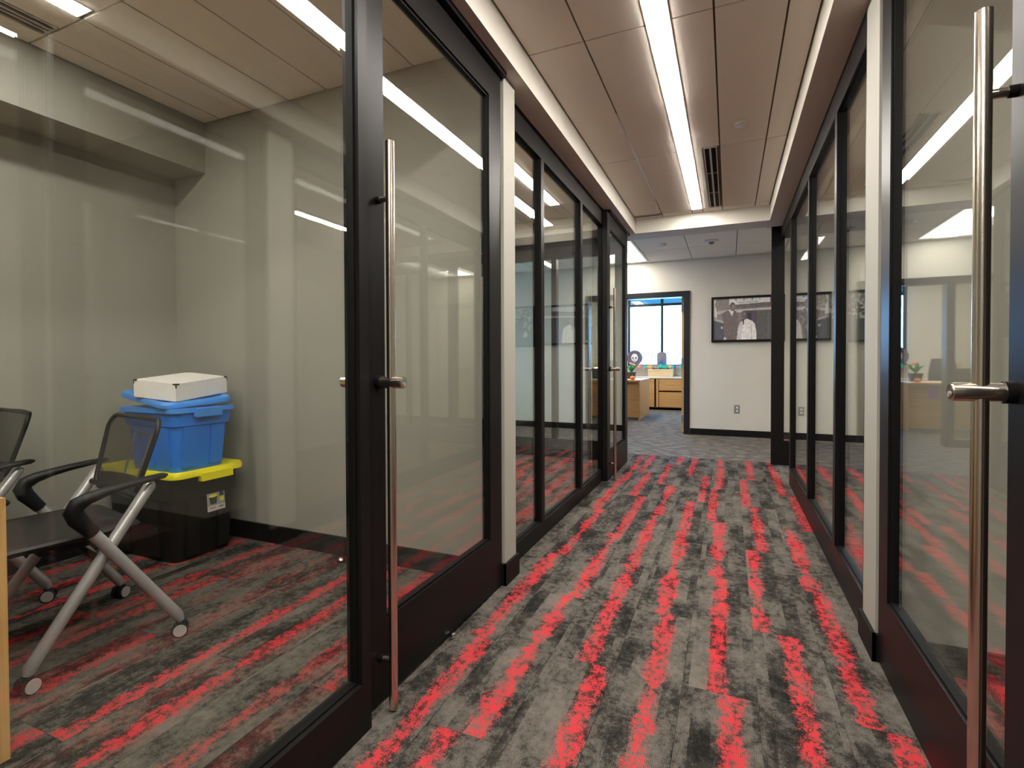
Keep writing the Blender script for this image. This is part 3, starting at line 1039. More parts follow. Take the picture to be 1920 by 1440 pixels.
def smooth_noise(W, H, s):
    a = rng.rand(H//s+3, W//s+3)
    yy, xx = np.mgrid[0:H, 0:W]
    fy, fx = yy/s, xx/s
    iy, ix = fy.astype(int), fx.astype(int)
    ty, tx = fy-iy, fx-ix
    return (a[iy, ix]*(1-ty)*(1-tx)+a[iy+1, ix]*ty*(1-tx)+a[iy, ix+1]*(1-ty)*tx+a[iy+1, ix+1]*ty*tx)
def picture(label, x0, x1, z0, z1, img, pname='photo_print'):
    r = root('framed_photograph', ((x0+x1)/2, YF, z0), label, 'picture', 'black framed photographs on the far wall')
    fw, y0 = 0.032, YF-0.035
    boxo('frame_side', 'black_frame', r, x0, x0+fw, y0, YF, z0, z1, 0.003)
    boxo('frame_side', 'black_frame', r, x1-fw, x1, y0, YF, z0, z1, 0.003)
    boxo('frame_side', 'black_frame', r, x0+fw, x1-fw, y0, YF, z1-fw, z1, 0.003)
    boxo('frame_side', 'black_frame', r, x0+fw, x1-fw, y0, YF, z0, z0+fw, 0.003)
    boxo('backing', 'black_base', r, x0+fw, x1-fw, YF-0.018, YF, z0+fw, z1-fw)
    p = grid_print('photo_print', img, x0+fw, x1-fw, z0+fw, z1-fw, YF-0.019, 'photo_print', r)
    return r, p
W_, H_ = 150, 100
im, u, v = canvas(W_, H_, (0.16, 0.13, 0.125))
def put(mask, col):
    im[mask] = col
put(u < 0.24, (0.19, 0.155, 0.14))
put(poly_mask(u, v, [(0.235, 0.0), (0.83, 0.0), (0.83, 0.115), (0.235, 0.155)]), (0.64, 0.59, 0.58))
put(poly_mask(u, v, [(0.30, 0.155), (1.0, 0.11), (1.0, 0.20), (0.30, 0.25)]), (0.105, 0.085, 0.09))
put(poly_mask(u, v, [(0.30, 0.275), (1.0, 0.235), (1.0, 0.31), (0.30, 0.345)]), (0.42, 0.37, 0.36))
put((v > 0.30) & (u > 0.62), (0.075, 0.072, 0.07))
put((v > 0.30) & (u > 0.45) & (u < 0.64), (0.055, 0.04, 0.06))
put((v > 0.36) & (u > 0.50) & (u < 0.56) & (v < 0.62), (0.015, 0.01, 0.012))
put(poly_mask(u, v, [(0.0, 0.30), (0.26, 0.26), (0.26, 0.34), (0.0, 0.38)]), (0.36, 0.31, 0.29))
put(poly_mask(u, v, [(0.0, 0.0), (0.045, 0.0), (0.02, 0.14), (0.04, 0.24), (0.05, 0.46), (0.0, 0.43)]), (0.82, 0.82, 0.84))
put(poly_mask(u, v, [(0.0, 0.45), (0.17, 0.56), (0.17, 0.60), (0.0, 0.52)]), (0.33, 0.29, 0.28))
put(poly_mask(u, v, [(0.0, 0.52), (0.17, 0.60), (0.20, 1.0), (0.0, 1.0)]), (0.055, 0.055, 0.07))
# standing figure in a dark suit
put(poly_mask(u, v, [(0.12, 0.36), (0.20, 0.29), (0.32, 0.28), (0.37, 0.40), (0.36, 1.0), (0.17, 1.0), (0.15, 0.62)]), (0.115, 0.085, 0.08))
put(poly_mask(u, v, [(0.225, 0.27), (0.30, 0.31), (0.275, 0.43)]), (0.60, 0.55, 0.54))
put(ell(u, v, 0.285, 0.175, 0.040, 0.085), (0.045, 0.035, 0.035))
put(ell(u, v, 0.290, 0.205, 0.036, 0.080), (0.15, 0.105, 0.095))
put(ell(u, v, 0.300, 0.20, 0.018, 0.035), (0.24, 0.175, 0.16))
put(ell(u, v, 0.125, 0.70, 0.016, 0.03), (0.34, 0.30, 0.30))
put(ell(u, v, 0.17, 0.97, 0.02, 0.04), (0.40, 0.36, 0.35))
# figure in a pale suit
put(poly_mask(u, v, [(0.345, 1.0), (0.365, 0.70), (0.40, 0.58), (0.46, 0.52), (0.50, 0.50), (0.57, 0.55), (0.61, 0.62), (0.635, 0.82), (0.635, 1.0)]), (0.64, 0.585, 0.55))
put(poly_mask(u, v, [(0.345, 1.0), (0.365, 0.70), (0.40, 0.58), (0.43, 0.56), (0.42, 1.0)]), (0.50, 0.45, 0.44))
put(poly_mask(u, v, [(0.555, 0.62), (0.57, 0.62), (0.565, 1.0), (0.55, 1.0)]), (0.42, 0.37, 0.35))
put(poly_mask(u, v, [(0.425, 0.50), (0.455, 0.50), (0.448, 0.66), (0.438, 0.66)]), (0.03, 0.025, 0.03))
put(ell(u, v, 0.450, 0.385, 0.037, 0.080), (0.055, 0.045, 0.05))
put(ell(u, v, 0.450, 0.415, 0.033, 0.080), (0.10, 0.075, 0.075))
put(ell(u, v, 0.462, 0.375, 0.016, 0.028), (0.20, 0.155, 0.15))
put((np.abs(u-0.80) < 0.004) & (v > 0.33), (0.12, 0.11, 0.11))
put((np.abs(u-0.87) < 0.006) & (v > 0.33), (0.10, 0.085, 0.08))
im = np.clip(1.5*im*(0.82+0.36*smooth_noise(W_, H_, 3)[..., None]), 0, 1)
PX0, PX1, PZ0, PZ1 = -0.239, 0.725, 1.383, 2.046
pic, pp = picture('large framed sepia photograph of two suited men under a sign reading REAL HEADQUARTERS', PX0, PX1, PZ0, PZ1, im)
def text_mesh(name, s, size, loc, parent, mat='print_black', spacing=1.0):
    cu = bpy.data.curves.new(name, 'FONT')
    cu.body = s
    cu.size = size
    cu.space_character = spacing
    cu.align_x = 'CENTER'
    cu.align_y = 'CENTER'
    cu.extrude = 0.0004
    tmp = bpy.data.objects.new(name, cu)
    COL.objects.link(tmp)
    dg = bpy.context.evaluated_depsgraph_get()
    me = bpy.data.meshes.new_from_object(tmp.evaluated_get(dg))
    bpy.data.objects.remove(tmp, do_unlink=True)
    me.transform(Matrix.Translation(loc) @ Matrix.Rotation(math.radians(90), 4, 'X'))
    me.materials.clear()
    me.materials.append(MATS[mat])
    o = bpy.data.objects.new(name, me)
    COL.objects.link(o)
    o.parent = parent
    return o
iw, ih = PX1-PX0-0.064, PZ1-PZ0-0.064
def uv2w(a, b_):
    return (PX0+0.032+a*iw, YF-0.0205, PZ1-0.032-b_*ih)
for ch_, a, b_ in (('R', 0.335, 0.040), ('E', 0.455, 0.037), ('A', 0.575, 0.033), ('L', 0.685, 0.030)):
    text_mesh('letter', ch_, 0.050, uv2w(a, b_), pp)
text_mesh('lettering', 'HEADQUARTERS', 0.030, uv2w(0.515, 0.100), pp, spacing=1.25)

im, u, v = canvas(W_, H_, (0.045, 0.042, 0.04))
n1, n2 = smooth_noise(W_, H_, 4), smooth_noise(W_, H_, 9)
crowd = (n1*0.6+n2*0.4) > 0.52
im[(v > 0.24) & (v < 0.55) & crowd] = (0.50, 0.47, 0.43)
im[(v <= 0.24)] = (0.12, 0.115, 0.11)
im[(v <= 0.24) & (n1 > 0.62)] = (0.42, 0.40, 0.38)
im[poly_mask(u, v, [(0.18, 0.52), (0.30, 0.38), (0.55, 0.44), (0.72, 0.58), (0.95, 0.66), (1.0, 1.0), (0.12, 1.0)])] = (0.055, 0.052, 0.05)
im[ell(u, v, 0.25, 0.36, 0.05, 0.10)] = (0.09, 0.075, 0.07)
im[ell(u, v, 0.24, 0.28, 0.055, 0.06)] = (0.02, 0.018, 0.018)
im[poly_mask(u, v, [(0.10, 0.70), (0.16, 0.60), (0.22, 0.76), (0.14, 0.80)])] = (0.60, 0.57, 0.53)
im[poly_mask(u, v, [(0.50, 0.50), (0.64, 0.46), (0.64, 0.49), (0.52, 0.53)])] = (0.70, 0.67, 0.62)
im[poly_mask(u, v, [(0.05, 0.45), (0.11, 0.52), (0.05, 0.66)])] = (0.45, 0.42, 0.4)
im = np.clip(1.4*im*(0.8+0.4*smooth_noise(W_, H_, 2)[..., None]), 0, 1)
picture('framed black and white photograph of a crowd seen through the right glass front', 0.862, 1.70, PZ0-0.03, PZ1+0.005, im)

# ------------------------------------------------------------------ chairs in the near left office
CH_L = 0.468
def chp(s, lat, z):
    return (lat, CH_L/2-s, z)
def caster(parent, s, lat, turn):
    x, y, _ = chp(s, lat, 0)
    bm = B()
    cyl(bm, (x, y, 0.055), (x, y, 0.075), 0.012, 14)
    lathe(bm, [(0.016, 0.036), (0.020, 0.044), (0.018, 0.056), (0.008, 0.060)], (x, y, 0), 16)
    cs = obj('caster', bm, 'black_plastic', parent, smooth=True)
    ca, sa = math.cos(turn), math.sin(turn)
    for sd in (-1, 1):
        c0 = Vector((x+sd*0.009*ca, y+sd*0.009*sa, 0.0275))
        c1 = Vector((x+sd*0.024*ca, y+sd*0.024*sa, 0.0275))
        bm = B()
        cyl(bm, c0, c1, 0.0275, 22)
        w = obj('wheel', bm, 'black_plastic', None, bevel=0.003, smooth=True)
        w.parent = cs
        bm = B()
        cyl(bm, c1-(c1-c0)*0.02, c1+(c1-c0).normalized()*0.003, 0.0235, 22)
        w = obj('wheel_cap', bm, 'caster_grey', None, bevel=0.002, smooth=True)
        w.parent = cs
def make_chair(label):
    r = bpy.data.objects.new('nesting_chair', None)
    COL.objects.link(r)
    tag(r, label, 'chair', 'mesh-backed chairs in front of the desk')
    for sd in (-1, 1):
        la = 0.275*sd
        # front leg: from the front caster up to the top of the back post
        bm = B()
        p0, p1 = Vector(chp(0.445, la, 0.080)), Vector(chp(0.085, la*0.97, 0.622))
        d = (p1-p0).normalized()
        tube(bm, [chp(0.452, la, 0.058), p0, p0+d*0.03, p1-d*0.012, p1, p1+d*0.008, p1+d*0.012], [0.014, 0.0205, 0.0205, 0.0205, 0.018, 0.012, 0.004], 16)
        obj('leg', bm, 'silver_paint', r, smooth=True)
        # rear leg: from the rear caster up to the armrest
        lb = (0.275+0.024)*sd
        bm = B()
        q0, q1 = Vector(chp(0.010, lb, 0.085)), Vector(chp(0.272, lb, 0.478))
        dd = (q1-q0).normalized()
        tube(bm, [chp(0.0, lb, 0.060), q0, q0+dd*0.03, q1+dd*0.02], [0.014, 0.0205, 0.0205, 0.0205], 16)
        obj('leg', bm, 'silver_paint', r, smooth=True)
        bm = B()
        path = [(0.278, 0.487, 0.023), (0.299, 0.516, 0.025), (0.322, 0.548, 0.029), (0.333, 0.577, 0.030), (0.322, 0.600, 0.028), (0.290, 0.616, 0.022),
                (0.240, 0.629, 0.017), (0.180, 0.640, 0.0145), (0.115, 0.648, 0.013), (0.055, 0.654, 0.011), (0.040, 0.655, 0.004)]
        rings = []
        for i, (s_, z_, rr) in enumerate(path):
            p_, n_ = path[max(0, i-1)], path[min(len(path)-1, i+1)]
            d = Vector(chp(n_[0], lb, n_[1]))-Vector(chp(p_[0], lb, p_[1]))
            rings.append(ring(bm, chp(s_, lb, z_), d, rr, 14, 0.024 if i < len(path)-1 else 0.008, xdir=(1, 0, 0)))
        for r0, r1 in zip(rings, rings[1:]):
            bridge(bm, r0, r1)
        bm.faces.new(rings[0][::-1])
        bm.faces.new(rings[-1])
        obj('armrest', bm, 'black_plastic', r, smooth=True)
        caster(r, 0.452, la, 0.35*sd)
        caster(r, 0.0, lb, -0.5*sd)
    bm = B()
    cyl(bm, chp(0.248, -0.262, 0.378), chp(0.248, 0.262, 0.378), 0.013, 14)
    obj('cross_bar', bm, 'black_plastic', r, smooth=True)
    bm = B()
    cyl(bm, chp(0.115, -0.27, 0.575), chp(0.115, 0.27, 0.575), 0.012, 14)
    obj('back_bar', bm, 'black_plastic', r, smooth=True)
    # seat: thin moulded pan with rounded corners and a waterfall front
    bm = B()
    secs = []
    for dz, ins in ((0.0, 0.022), (0.006, 0.006), (0.018, 0.0), (0.027, 0.006), (0.031, 0.024)):
        pts = rrect(0.243-ins, 0.222-ins, 0.06)
        sec = []
        for (a, b_) in pts:
            fr = max(0.0, (-b_-0.12)/0.10)
            sec.append((a, b_+CH_L/2-0.318, 0.440+dz-0.022*fr*fr+0.010*(a/0.24)**2))
        secs.append(sec)
    loft(bm, secs)
    obj('seat', bm, 'seat_black', r, smooth=True)
    bm = B()
    box(bm, -0.20, 0.20, CH_L/2-0.40, CH_L/2-0.20, 0.420, 0.441)
    obj('seat_pan', bm, 'black_plastic', r, bevel=0.006)
    # backrest: outline, curved and tapered towards the bottom
    def back_pt(a, b_):      # a in -1..1 across, b in 0..1 up
        hw = 0.200+0.044*math.sin(min(1, b_*1.25)*1.57)
        lat = a*hw
        s = 0.122-0.080*b_-0.035*(1-a*a)
        return Vector(chp(s, lat, 0.560+0.300*b_+0.012*(1-a*a)*b_))
    outl = []
    pr = rrect(1.0, 0.5, 0.17, 5)
    for (a, b_) in pr:
        outl.append(back_pt(a, b_+0.5))
    bm = B()
    n = len(outl)
    rings = []
    for i in range(n):
        d = outl[(i+1) % n]-outl[i-1]
        rings.append(ring(bm, outl[i], d, 0.0095, 8, xdir=(0.01, 1, 0.02)))
    for i in range(n):
        bridge(bm, rings[i], rings[(i+1) % n])
    obj('back_frame', bm, 'black_plastic', r, smooth=True)
    bm = B()
    nx, nz = 14, 12
    def inside(a, b_):
        # squash the square grid to the rounded outline
        aa, bb = a, (b_-0.5)*2
        k_ = 1.0-0.035*(abs(aa)**6)*(abs(bb)**6)*2.2
        return back_pt(aa*k_, 0.5+bb*k_*0.5)
    gv = [[bm.verts.new(inside(-1+2*i/nx, j/nz)) for i in range(nx+1)] for j in range(nz+1)]
    for j in range(nz):
        for i in range(nx):
            bm.faces.new((gv[j][i], gv[j][i+1], gv[j+1][i+1], gv[j+1][i]))
    obj('back_mesh', bm, 'mesh_fabric', r, smooth=True)
    # solid lower band of the back
    bm = B()
    lo, hi = [], []
    for i in range(nx+1):
        a = -0.96+1.92*i/nx
        p = back_pt(a, 0.05)
        lo.append((p, back_pt(a, 0.20)))
    for off in (0.003, 0.010):
        pass
    f_ = [[bm.verts.new(p+Vector((0, dy, 0))) for p, q in lo] for dy in (0.002, 0.012)]
    g_ = [[bm.verts.new(q+Vector((0, dy, 0))) for p, q in lo] for dy in (0.002, 0.012)]
    for i in range(nx):
        bm.faces.new((f_[0][i], f_[0][i+1], g_[0][i+1], g_[0][i]))
        bm.faces.new((f_[1][i], f_[1][i+1], g_[1][i+1], g_[1][i]))
        bm.faces.new((f_[0][i], f_[0][i+1], f_[1][i+1], f_[1][i]))
        bm.faces.new((g_[0][i], g_[0][i+1], g_[1][i+1], g_[1][i]))
    for i in (0, nx):
        bm.faces.new((f_[0][i], f_[1][i], g_[1][i], g_[0][i]))
    obj('back_band', bm, 'black_plastic', r, smooth=True)
    return r
chair = make_chair('black mesh-backed chair with silver legs nearest the coloured storage totes')
chair.location = (-2.364, 1.171, 0)
chair.rotation_euler = (0, 0, math.radians(-10.7))
chair2 = copy_tree(chair)
chair2['label'] = 'black mesh-backed chair with silver legs cut off by the left edge of the photo'
chair2.location = (-2.364-0.85, 1.171-0.05, 0)
chair2.rotation_euler = (0, 0, math.radians(-9))

# clear document sleeve hanging on the back of the nearer chair
bm = B()
def sleeve_pt(a, b_):
    hw = 0.200+0.044*math.sin(min(1, b_*1.25)*1.57)
    return Vector(chp(0.122-0.080*b_-0.035*(1-a*a)-0.012, a*hw, 0.560+0.300*b_+0.012*(1-a*a)*b_))
sc_ = [sleeve_pt(-0.25, 0.16), sleeve_pt(0.45, 0.16), sleeve_pt(0.45, 0.76), sleeve_pt(-0.25, 0.76)]
for p, q in zip(sc_, sc_[1:]+sc_[:1]):
    cyl(bm, p, q, 0.0045, 8)
o = obj('sleeve_frame', bm, 'caster_grey', None, smooth=True)
o.parent = chair

# ------------------------------------------------------------------ storage totes and white box
def tote_body(bm, cx, cy, z0, z1, hx, hy, taper, rad, rib=0.012, ribs_x=2, ribs_y=1):
    secs = []
    for f in (0.0, 0.04, 0.72, 0.73, 1.0):
        k_ = taper+(1-taper)*f
        ex = 0.010 if f >= 0.73 else 0.0
        pts = rrect(hx*k_+ex, hy*k_+ex, rad)
        secs.append([(cx+a, cy+b_, z0+(z1-z0)*f) for a, b_ in pts])
    loft(bm, secs)
def tote_lid(bm, cx, cy, z0, h, hx, hy, rad, inset=0.035, drop=0.008, rot=0.0):
    ca, sa = math.cos(rot), math.sin(rot)
    secs = []
    for dz, ex in ((0.0, -0.004), (0.0, 0.004), (h*0.6, 0.006), (h, 0.0), (h, -inset*0.5), (h-drop, -inset*0.7), (h-drop, -inset)):
        pts = rrect(hx+ex, hy+ex, rad)
        secs.append([(cx+a*ca-b_*sa, cy+a*sa+b_*ca, z0+dz) for a, b_ in pts])
    loft(bm, secs)
# black tote with yellow lid
TX, TY = -3.045, 1.984
r = root('storage_tote', (TX, TY, 0), 'black plastic storage tote with a yellow lid standing on the carpet in the corner', 'storage tote')
bm = B()
tote_body(bm, TX, TY, 0.0, 0.475, 0.315, 0.19, 0.90, 0.05)
obj('body', bm, 'tote_black', r, bevel=0.0, smooth=True)
for sx in (-0.13, 0.13):
    boxo('rib', 'tote_black', r, TX+sx-0.045, TX+sx+0.045, TY-0.194, TY-0.17, 0.03, 0.33, 0.006)
for sy in (-0.09, 0.09):
    boxo('rib', 'tote_black', r, TX+0.295, TX+0.317, TY+sy-0.035, TY+sy+0.035, 0.03, 0.33, 0.006)
bm = B()
tote_lid(bm, TX, TY, 0.468, 0.036, 0.345, 0.215, 0.06)
obj('lid', bm, 'tote_yellow', r, smooth=True)
bm = B()
box(bm, TX+0.325, TX+0.362, TY-0.07, TY+0.12, 0.437, 0.480)
obj('lid_latch', bm, 'tote_yellow', r, bevel=0.006)
bm = B()
box(bm, TX-0.12, TX+0.12, TY-0.229, TY-0.195, 0.437, 0.480)
obj('lid_latch', bm, 'tote_yellow', r, bevel=0.006)
# product label on the end wall of the tote
im, u, v = canvas(40, 40, (0.55, 0.55, 0.55))
im[(v < 0.72)] = (0.32, 0.32, 0.31)
im[poly_mask(u, v, [(0.12, 0.22), (0.58, 0.22), (0.52, 0.66), (0.17, 0.66)])] = (0.03, 0.03, 0.03)
im[ell(u, v, 0.35, 0.22, 0.26, 0.075)] = (0.80, 0.72, 0.02)
im[(u > 0.70) & (u < 0.95) & (v > 0.08) & (v < 0.30)] = (0.03, 0.03, 0.03)
im[(u > 0.72) & (u < 0.95) & (v > 0.36) & (v < 0.58)] = (0.72, 0.66, 0.03)
im[(v > 0.80) & (v < 0.88) & (u > 0.1) & (u < 0.46)] = (0.62, 0.22, 0.22)
im[(v > 0.80) & (v < 0.88) & (u > 0.64) & (u < 0.9)] = (0.12, 0.12, 0.12)
lab = grid_print('product_label', im, -0.055, 0.055, -0.055, 0.055, 0.0, 'photo_print', None)
lab.data.transform(Matrix.Translation((TX+0.3205, TY+0.04, 0.30)) @ Matrix.Rotation(math.radians(90), 4, 'Z') @ Matrix.Rotation(math.radians(-5), 4, 'X'))
attach(lab, r)
# blue tote
BX, BY, BZ = -2.945, 1.958, 0.498
r = root('storage_tote', (BX, BY, BZ), 'bright blue plastic storage tote stacked on the yellow lid', 'storage tote')
bm = B()
tote_body(bm, BX, BY, BZ, BZ+0.345, 0.225, 0.168, 0.86, 0.045)
obj('body', bm, 'blue_plastic', r, smooth=True)
for sx in (-0.12, 0.0, 0.12):
    bm = B()
    loft(bm, [[(BX+sx-0.03, BY-0.152, BZ+0.02), (BX+sx+0.03, BY-0.152, BZ+0.02), (BX+sx+0.03, BY-0.13, BZ+0.02), (BX+sx-0.03, BY-0.13, BZ+0.02)],
              [(BX+sx-0.03, BY-0.168, BZ+0.245), (BX+sx+0.03, BY-0.168, BZ+0.245), (BX+sx+0.03, BY-0.14, BZ+0.245), (BX+sx-0.03, BY-0.14, BZ+0.245)]])
    obj('rib', bm, 'blue_plastic', r, bevel=0.004)
for sy in (-0.08, 0.08):
    bm = B()
    loft(bm, [[(BX+0.18, BY+sy-0.04, BZ+0.02), (BX+0.203, BY+sy-0.04, BZ+0.02), (BX+0.203, BY+sy+0.04, BZ+0.02), (BX+0.18, BY+sy+0.04, BZ+0.02)],
              [(BX+0.20, BY+sy-0.04, BZ+0.245), (BX+0.226, BY+sy-0.04, BZ+0.245), (BX+0.226, BY+sy+0.04, BZ+0.245), (BX+0.20, BY+sy+0.04, BZ+0.245)]])
    obj('rib', bm, 'blue_plastic', r, bevel=0.004)
bm = B()
pts_a = rrect(0.248, 0.190, 0.05)
pts_b = rrect(0.228, 0.171, 0.045)
loft(bm, [[(BX+a, BY+b_, BZ+0.325) for a, b_ in pts_b], [(BX+a, BY+b_, BZ+0.325) for a, b_ in pts_a], [(BX+a, BY+b_, BZ+0.350) for a, b_ in pts_a], [(BX+a, BY+b_, BZ+0.350) for a, b_ in pts_b]])
obj('rim', bm, 'blue_lid', r, smooth=True)
bm = B()
box(bm, BX+0.236, BX+0.268, BY-0.075, BY+0.075, BZ+0.300, BZ+0.346)
obj('grip', bm, 'blue_lid', r, bevel=0.006)
bm = B()
tote_lid(bm, BX-0.02, BY+0.005, BZ+0.350, 0.030, 0.246, 0.188, 0.055, rot=math.radians(-7))
def tilt_z(x, y):
    return 0.13*max(0.0, (x-(BX+0.226))*-0.832+(y-(BY-0.183))*0.555)
for vv in bm.verts:
    vv.co.z += tilt_z(vv.co.x, vv.co.y)
obj('lid', bm, 'blue_lid', r, smooth=True)
# white box with brown metal corners
WXC, WYC, WZB = -2.900, 1.955, 0.8795
rotb = math.radians(11)
r = root('white_box', (WXC, WYC, WZB), 'white rectangular box with brown metal corners on top of the blue tote', 'box')
def rp(a, b_, z):
    ca, sa = math.cos(rotb), math.sin(rotb)
    x, y = WXC+a*ca-b_*sa, WYC+a*sa+b_*ca
    return (x, y, z+tilt_z(x, y))
HX, HY, HH = 0.138, 0.18, 0.098
def rbox(bm, a0, a1, b0, b1, z0, z1):
    loft(bm, [[rp(a0, b0, z0), rp(a1, b0, z0), rp(a1, b1, z0), rp(a0, b1, z0)], [rp(a0, b0, z1), rp(a1, b0, z1), rp(a1, b1, z1), rp(a0, b1, z1)]])
bm = B()
rbox(bm, -HX+0.004, HX-0.004, -HY+0.004, HY-0.004, WZB, WZB+0.06)
obj('base', bm, 'white_board', r, bevel=0.003)
bm = B()
rbox(bm, -HX, HX, -HY, HY, WZB+0.004, WZB+HH)
obj('lid', bm, 'white_board', r, bevel=0.003)
for sx in (-1, 1):
    for sy in (-1, 1):
        bm = B()
        e = 0.0015
        x0, y0 = sx*(HX+e), sy*(HY+e)
        zt = WZB+HH+e
        rbox(bm, x0, x0-sx*0.022, y0, y0-sy*0.003, zt-0.009, zt)
        rbox(bm, x0, x0-sx*0.003, y0, y0-sy*0.022, zt-0.009, zt)
        rbox(bm, x0, x0-sx*0.005, y0, y0-sy*0.005, zt-0.024, zt)
        rbox(bm, x0, x0-sx*0.014, y0, y0-sy*0.014, zt-0.002, zt)
        obj('corner_bracket', bm, 'bracket_brown', r)

# ------------------------------------------------------------------ desks
def desk(label, x0, x1, y0, y1, zt=0.735):
    r = root('desk', ((x0+x1)/2, (y0+y1)/2, 0), label, 'desk')
    boxo('desktop', 'oak_h', r, x0, x1, y0, y1, zt-0.03, zt, 0.002)
    boxo('end_panel', 'oak_v', r, x1-0.03, x1, y0, y1, 0.004, zt-0.03, 0.002)
    boxo('end_panel', 'oak_v', r, x0, x0+0.03, y0, y1, 0.004, zt-0.03, 0.002)
    boxo('modesty_panel', 'oak_h', r, x0+0.03, x1-0.03, y1-0.20, y1-0.175, 0.10, zt-0.03, 0.002)
    return r
desk('oak desk cut off by the left edge of the photo in the near left office', -3.25, -1.818, -0.05, 0.732, 0.725)
desk('oak desk in the far left office, its end showing beside the left wall end', -2.8, -1.655, 2.95, 3.68, 0.72)

# far office desk
r = root('desk', (-2.3, 10.2, 0), 'oak desk seen through the far office doorway', 'desk')
boxo('desktop', 'oak_h', r, -3.2, -1.53, 9.74, 10.95, 0.725, 0.755, 0.002)
boxo('end_panel', 'oak_v', r, -1.565, -1.535, 9.75, 10.94, 0.004, 0.725, 0.002)
boxo('end_panel', 'oak_v', r, -3.19, -3.16, 9.75, 10.94, 0.004, 0.725, 0.002)
boxo('modesty_panel', 'oak_h', r, -3.16, -1.565, 9.93, 9.955, 0.03, 0.725, 0.002)
# paper decorations hanging from its front edge
for name, label, mat, x0, x1, z0, z1 in (('paper_decoration', 'orange paper decoration hanging on the front of the far desk', 'garland_orange', -2.62, -2.28, 0.46, 0.66),
                                         ('paper_decoration', 'purple paper decoration hanging from the far desk edge', 'garland_purple', -1.98, -1.84, 0.50, 0.72)):
    bm = B()
    secs = []
    for i in range(7):
        f = i/6
        zz = z1-(z1-z0)*f
        yy = 9.922-0.006*math.sin(f*9)
        secs.append([(x0+0.01*f, yy-0.002, zz), (x1-0.01*f, yy-0.002, zz), (x1-0.01*f, yy+0.001, zz), (x0+0.01*f, yy+0.001, zz)])
    loft(bm, secs)
    tag(obj(name, bm, mat), label, 'decoration')
# credenza under the window
r = root('credenza', (-1.8, 12.28, 0), 'oak credenza with drawers under the office window', 'credenza')
CX0, CX1, CYF = -3.0, -0.80, 12.0
boxo('body', 'oak_h', r, CX0, CX1, CYF+0.022, 12.55, 0.06, 0.72)
boxo('gap_shade_sheet', 'dark_slot', r, CX0+0.01, CX1-0.004, CYF+0.0195, CYF+0.0225, 0.065, 0.715)  # dark sheet over the oak body, painting shade into the gaps between fronts
boxo('plinth', 'dark_slot', r, CX0+0.02, CX1-0.02, CYF+0.05, 12.53, 0.0, 0.06)
boxo('top', 'white_plastic', r, CX0-0.01, CX1+0.01, CYF-0.01, 12.56, 0.72, 0.752, 0.002)
boxo('drawer', 'oak_h', r, -1.465, CX1-0.01, CYF, CYF+0.018, 0.445, 0.708, 0.002)
boxo('drawer', 'oak_h', r, -1.465, CX1-0.01, CYF, CYF+0.018, 0.07, 0.412, 0.002)
boxo('cabinet_door', 'oak_v', r, -1.532, -1.478, CYF, CYF+0.018, 0.07, 0.708, 0.002)
boxo('cabinet_door', 'oak_h', r, -2.20, -1.570, CYF, CYF+0.018, 0.07, 0.708, 0.002)
boxo('cabinet_door', 'oak_h', r, -2.98, -2.22, CYF, CYF+0.018, 0.07, 0.708, 0.002)
r = root('storage_box', (-1.45, 12.36, 0.752), 'pale wooden box on the credenza under the window', 'box')
bm = B()
box(bm, -1.74, -1.19, 12.24, 12.48, 0.752, 0.90)
obj('body', bm, 'cream_card', r, bevel=0.004)
bm = B()
box(bm, -1.75, -1.18, 12.23, 12.49, 0.90, 0.925)
obj('lid', bm, 'cream_card', r, bevel=0.004)

# things on the window stool
r = root('skull_wreath', (-2.10, 12.52, 1.0), 'round grey wreath with a white skull mask leaning on the window', 'wreath')
bm = B()
n = 22
for i in range(n):
    a = 2*math.pi*i/n
    bmesh.ops.create_icosphere(bm, subdivisions=1, radius=0.042, matrix=Matrix.Translation((-2.10+0.155*math.cos(a), 12.535, 1.20+0.155*math.sin(a))))
cyl(bm, (-2.10, 12.53, 1.20), (-2.10, 12.55, 1.20), 0.15, 24)
obj('wreath_ring', bm, 'wreath_grey', r, smooth=True)
bm = B()
bmesh.ops.create_uvsphere(bm, u_segments=18, v_segments=12, radius=1.0)
for vv in bm.verts:
    z = vv.co.z
    w = 0.085 if z > -0.2 else 0.085*(1-0.38*(-z-0.2)/0.8)
    vv.co = Vector((-2.10+vv.co.x*w, 12.515+vv.co.y*0.03, 1.19+z*0.115))
msk = obj('mask', bm, 'mask_white', r, smooth=True)
for nm, ex, ez, rr in (('eye', -0.034, 0.005, 0.021), ('eye', 0.034, 0.005, 0.021), ('nose', 0.0, -0.035, 0.010)):
    bm = B()
    bmesh.ops.create_uvsphere(bm, u_segments=12, v_segments=8, radius=rr, matrix=Matrix.Translation((-2.10+ex, 12.489, 1.19+ez)) @ Matrix.Diagonal((1, 0.4, 1.1, 1)))
    o = obj(nm, bm, 'mask_dark', None, smooth=True)
    o.parent = msk
bm = B()
box(bm, -2.14, -2.06, 12.483, 12.492, 1.108, 1.116)
o = obj('mouth', bm, 'mask_dark', None)
o.parent = msk
r = root('stone_ornament', (-1.465, 12.54, 1.0), 'grey rounded tombstone ornament standing at the window mullion', 'ornament')
bm = B()
secs = []
for y in (12.50, 12.58):
    pts = [(-1.575, 1.0), (-1.355, 1.0), (-1.355, 1.27), (-1.375, 1.315), (-1.42, 1.335), (-1.51, 1.335), (-1.555, 1.315), (-1.575, 1.27)]
    secs.append([(a, y, b_) for a, b_ in pts])
loft(bm, secs)
obj('slab', bm, 'stone_grey', r, bevel=0.006)
bm = B()
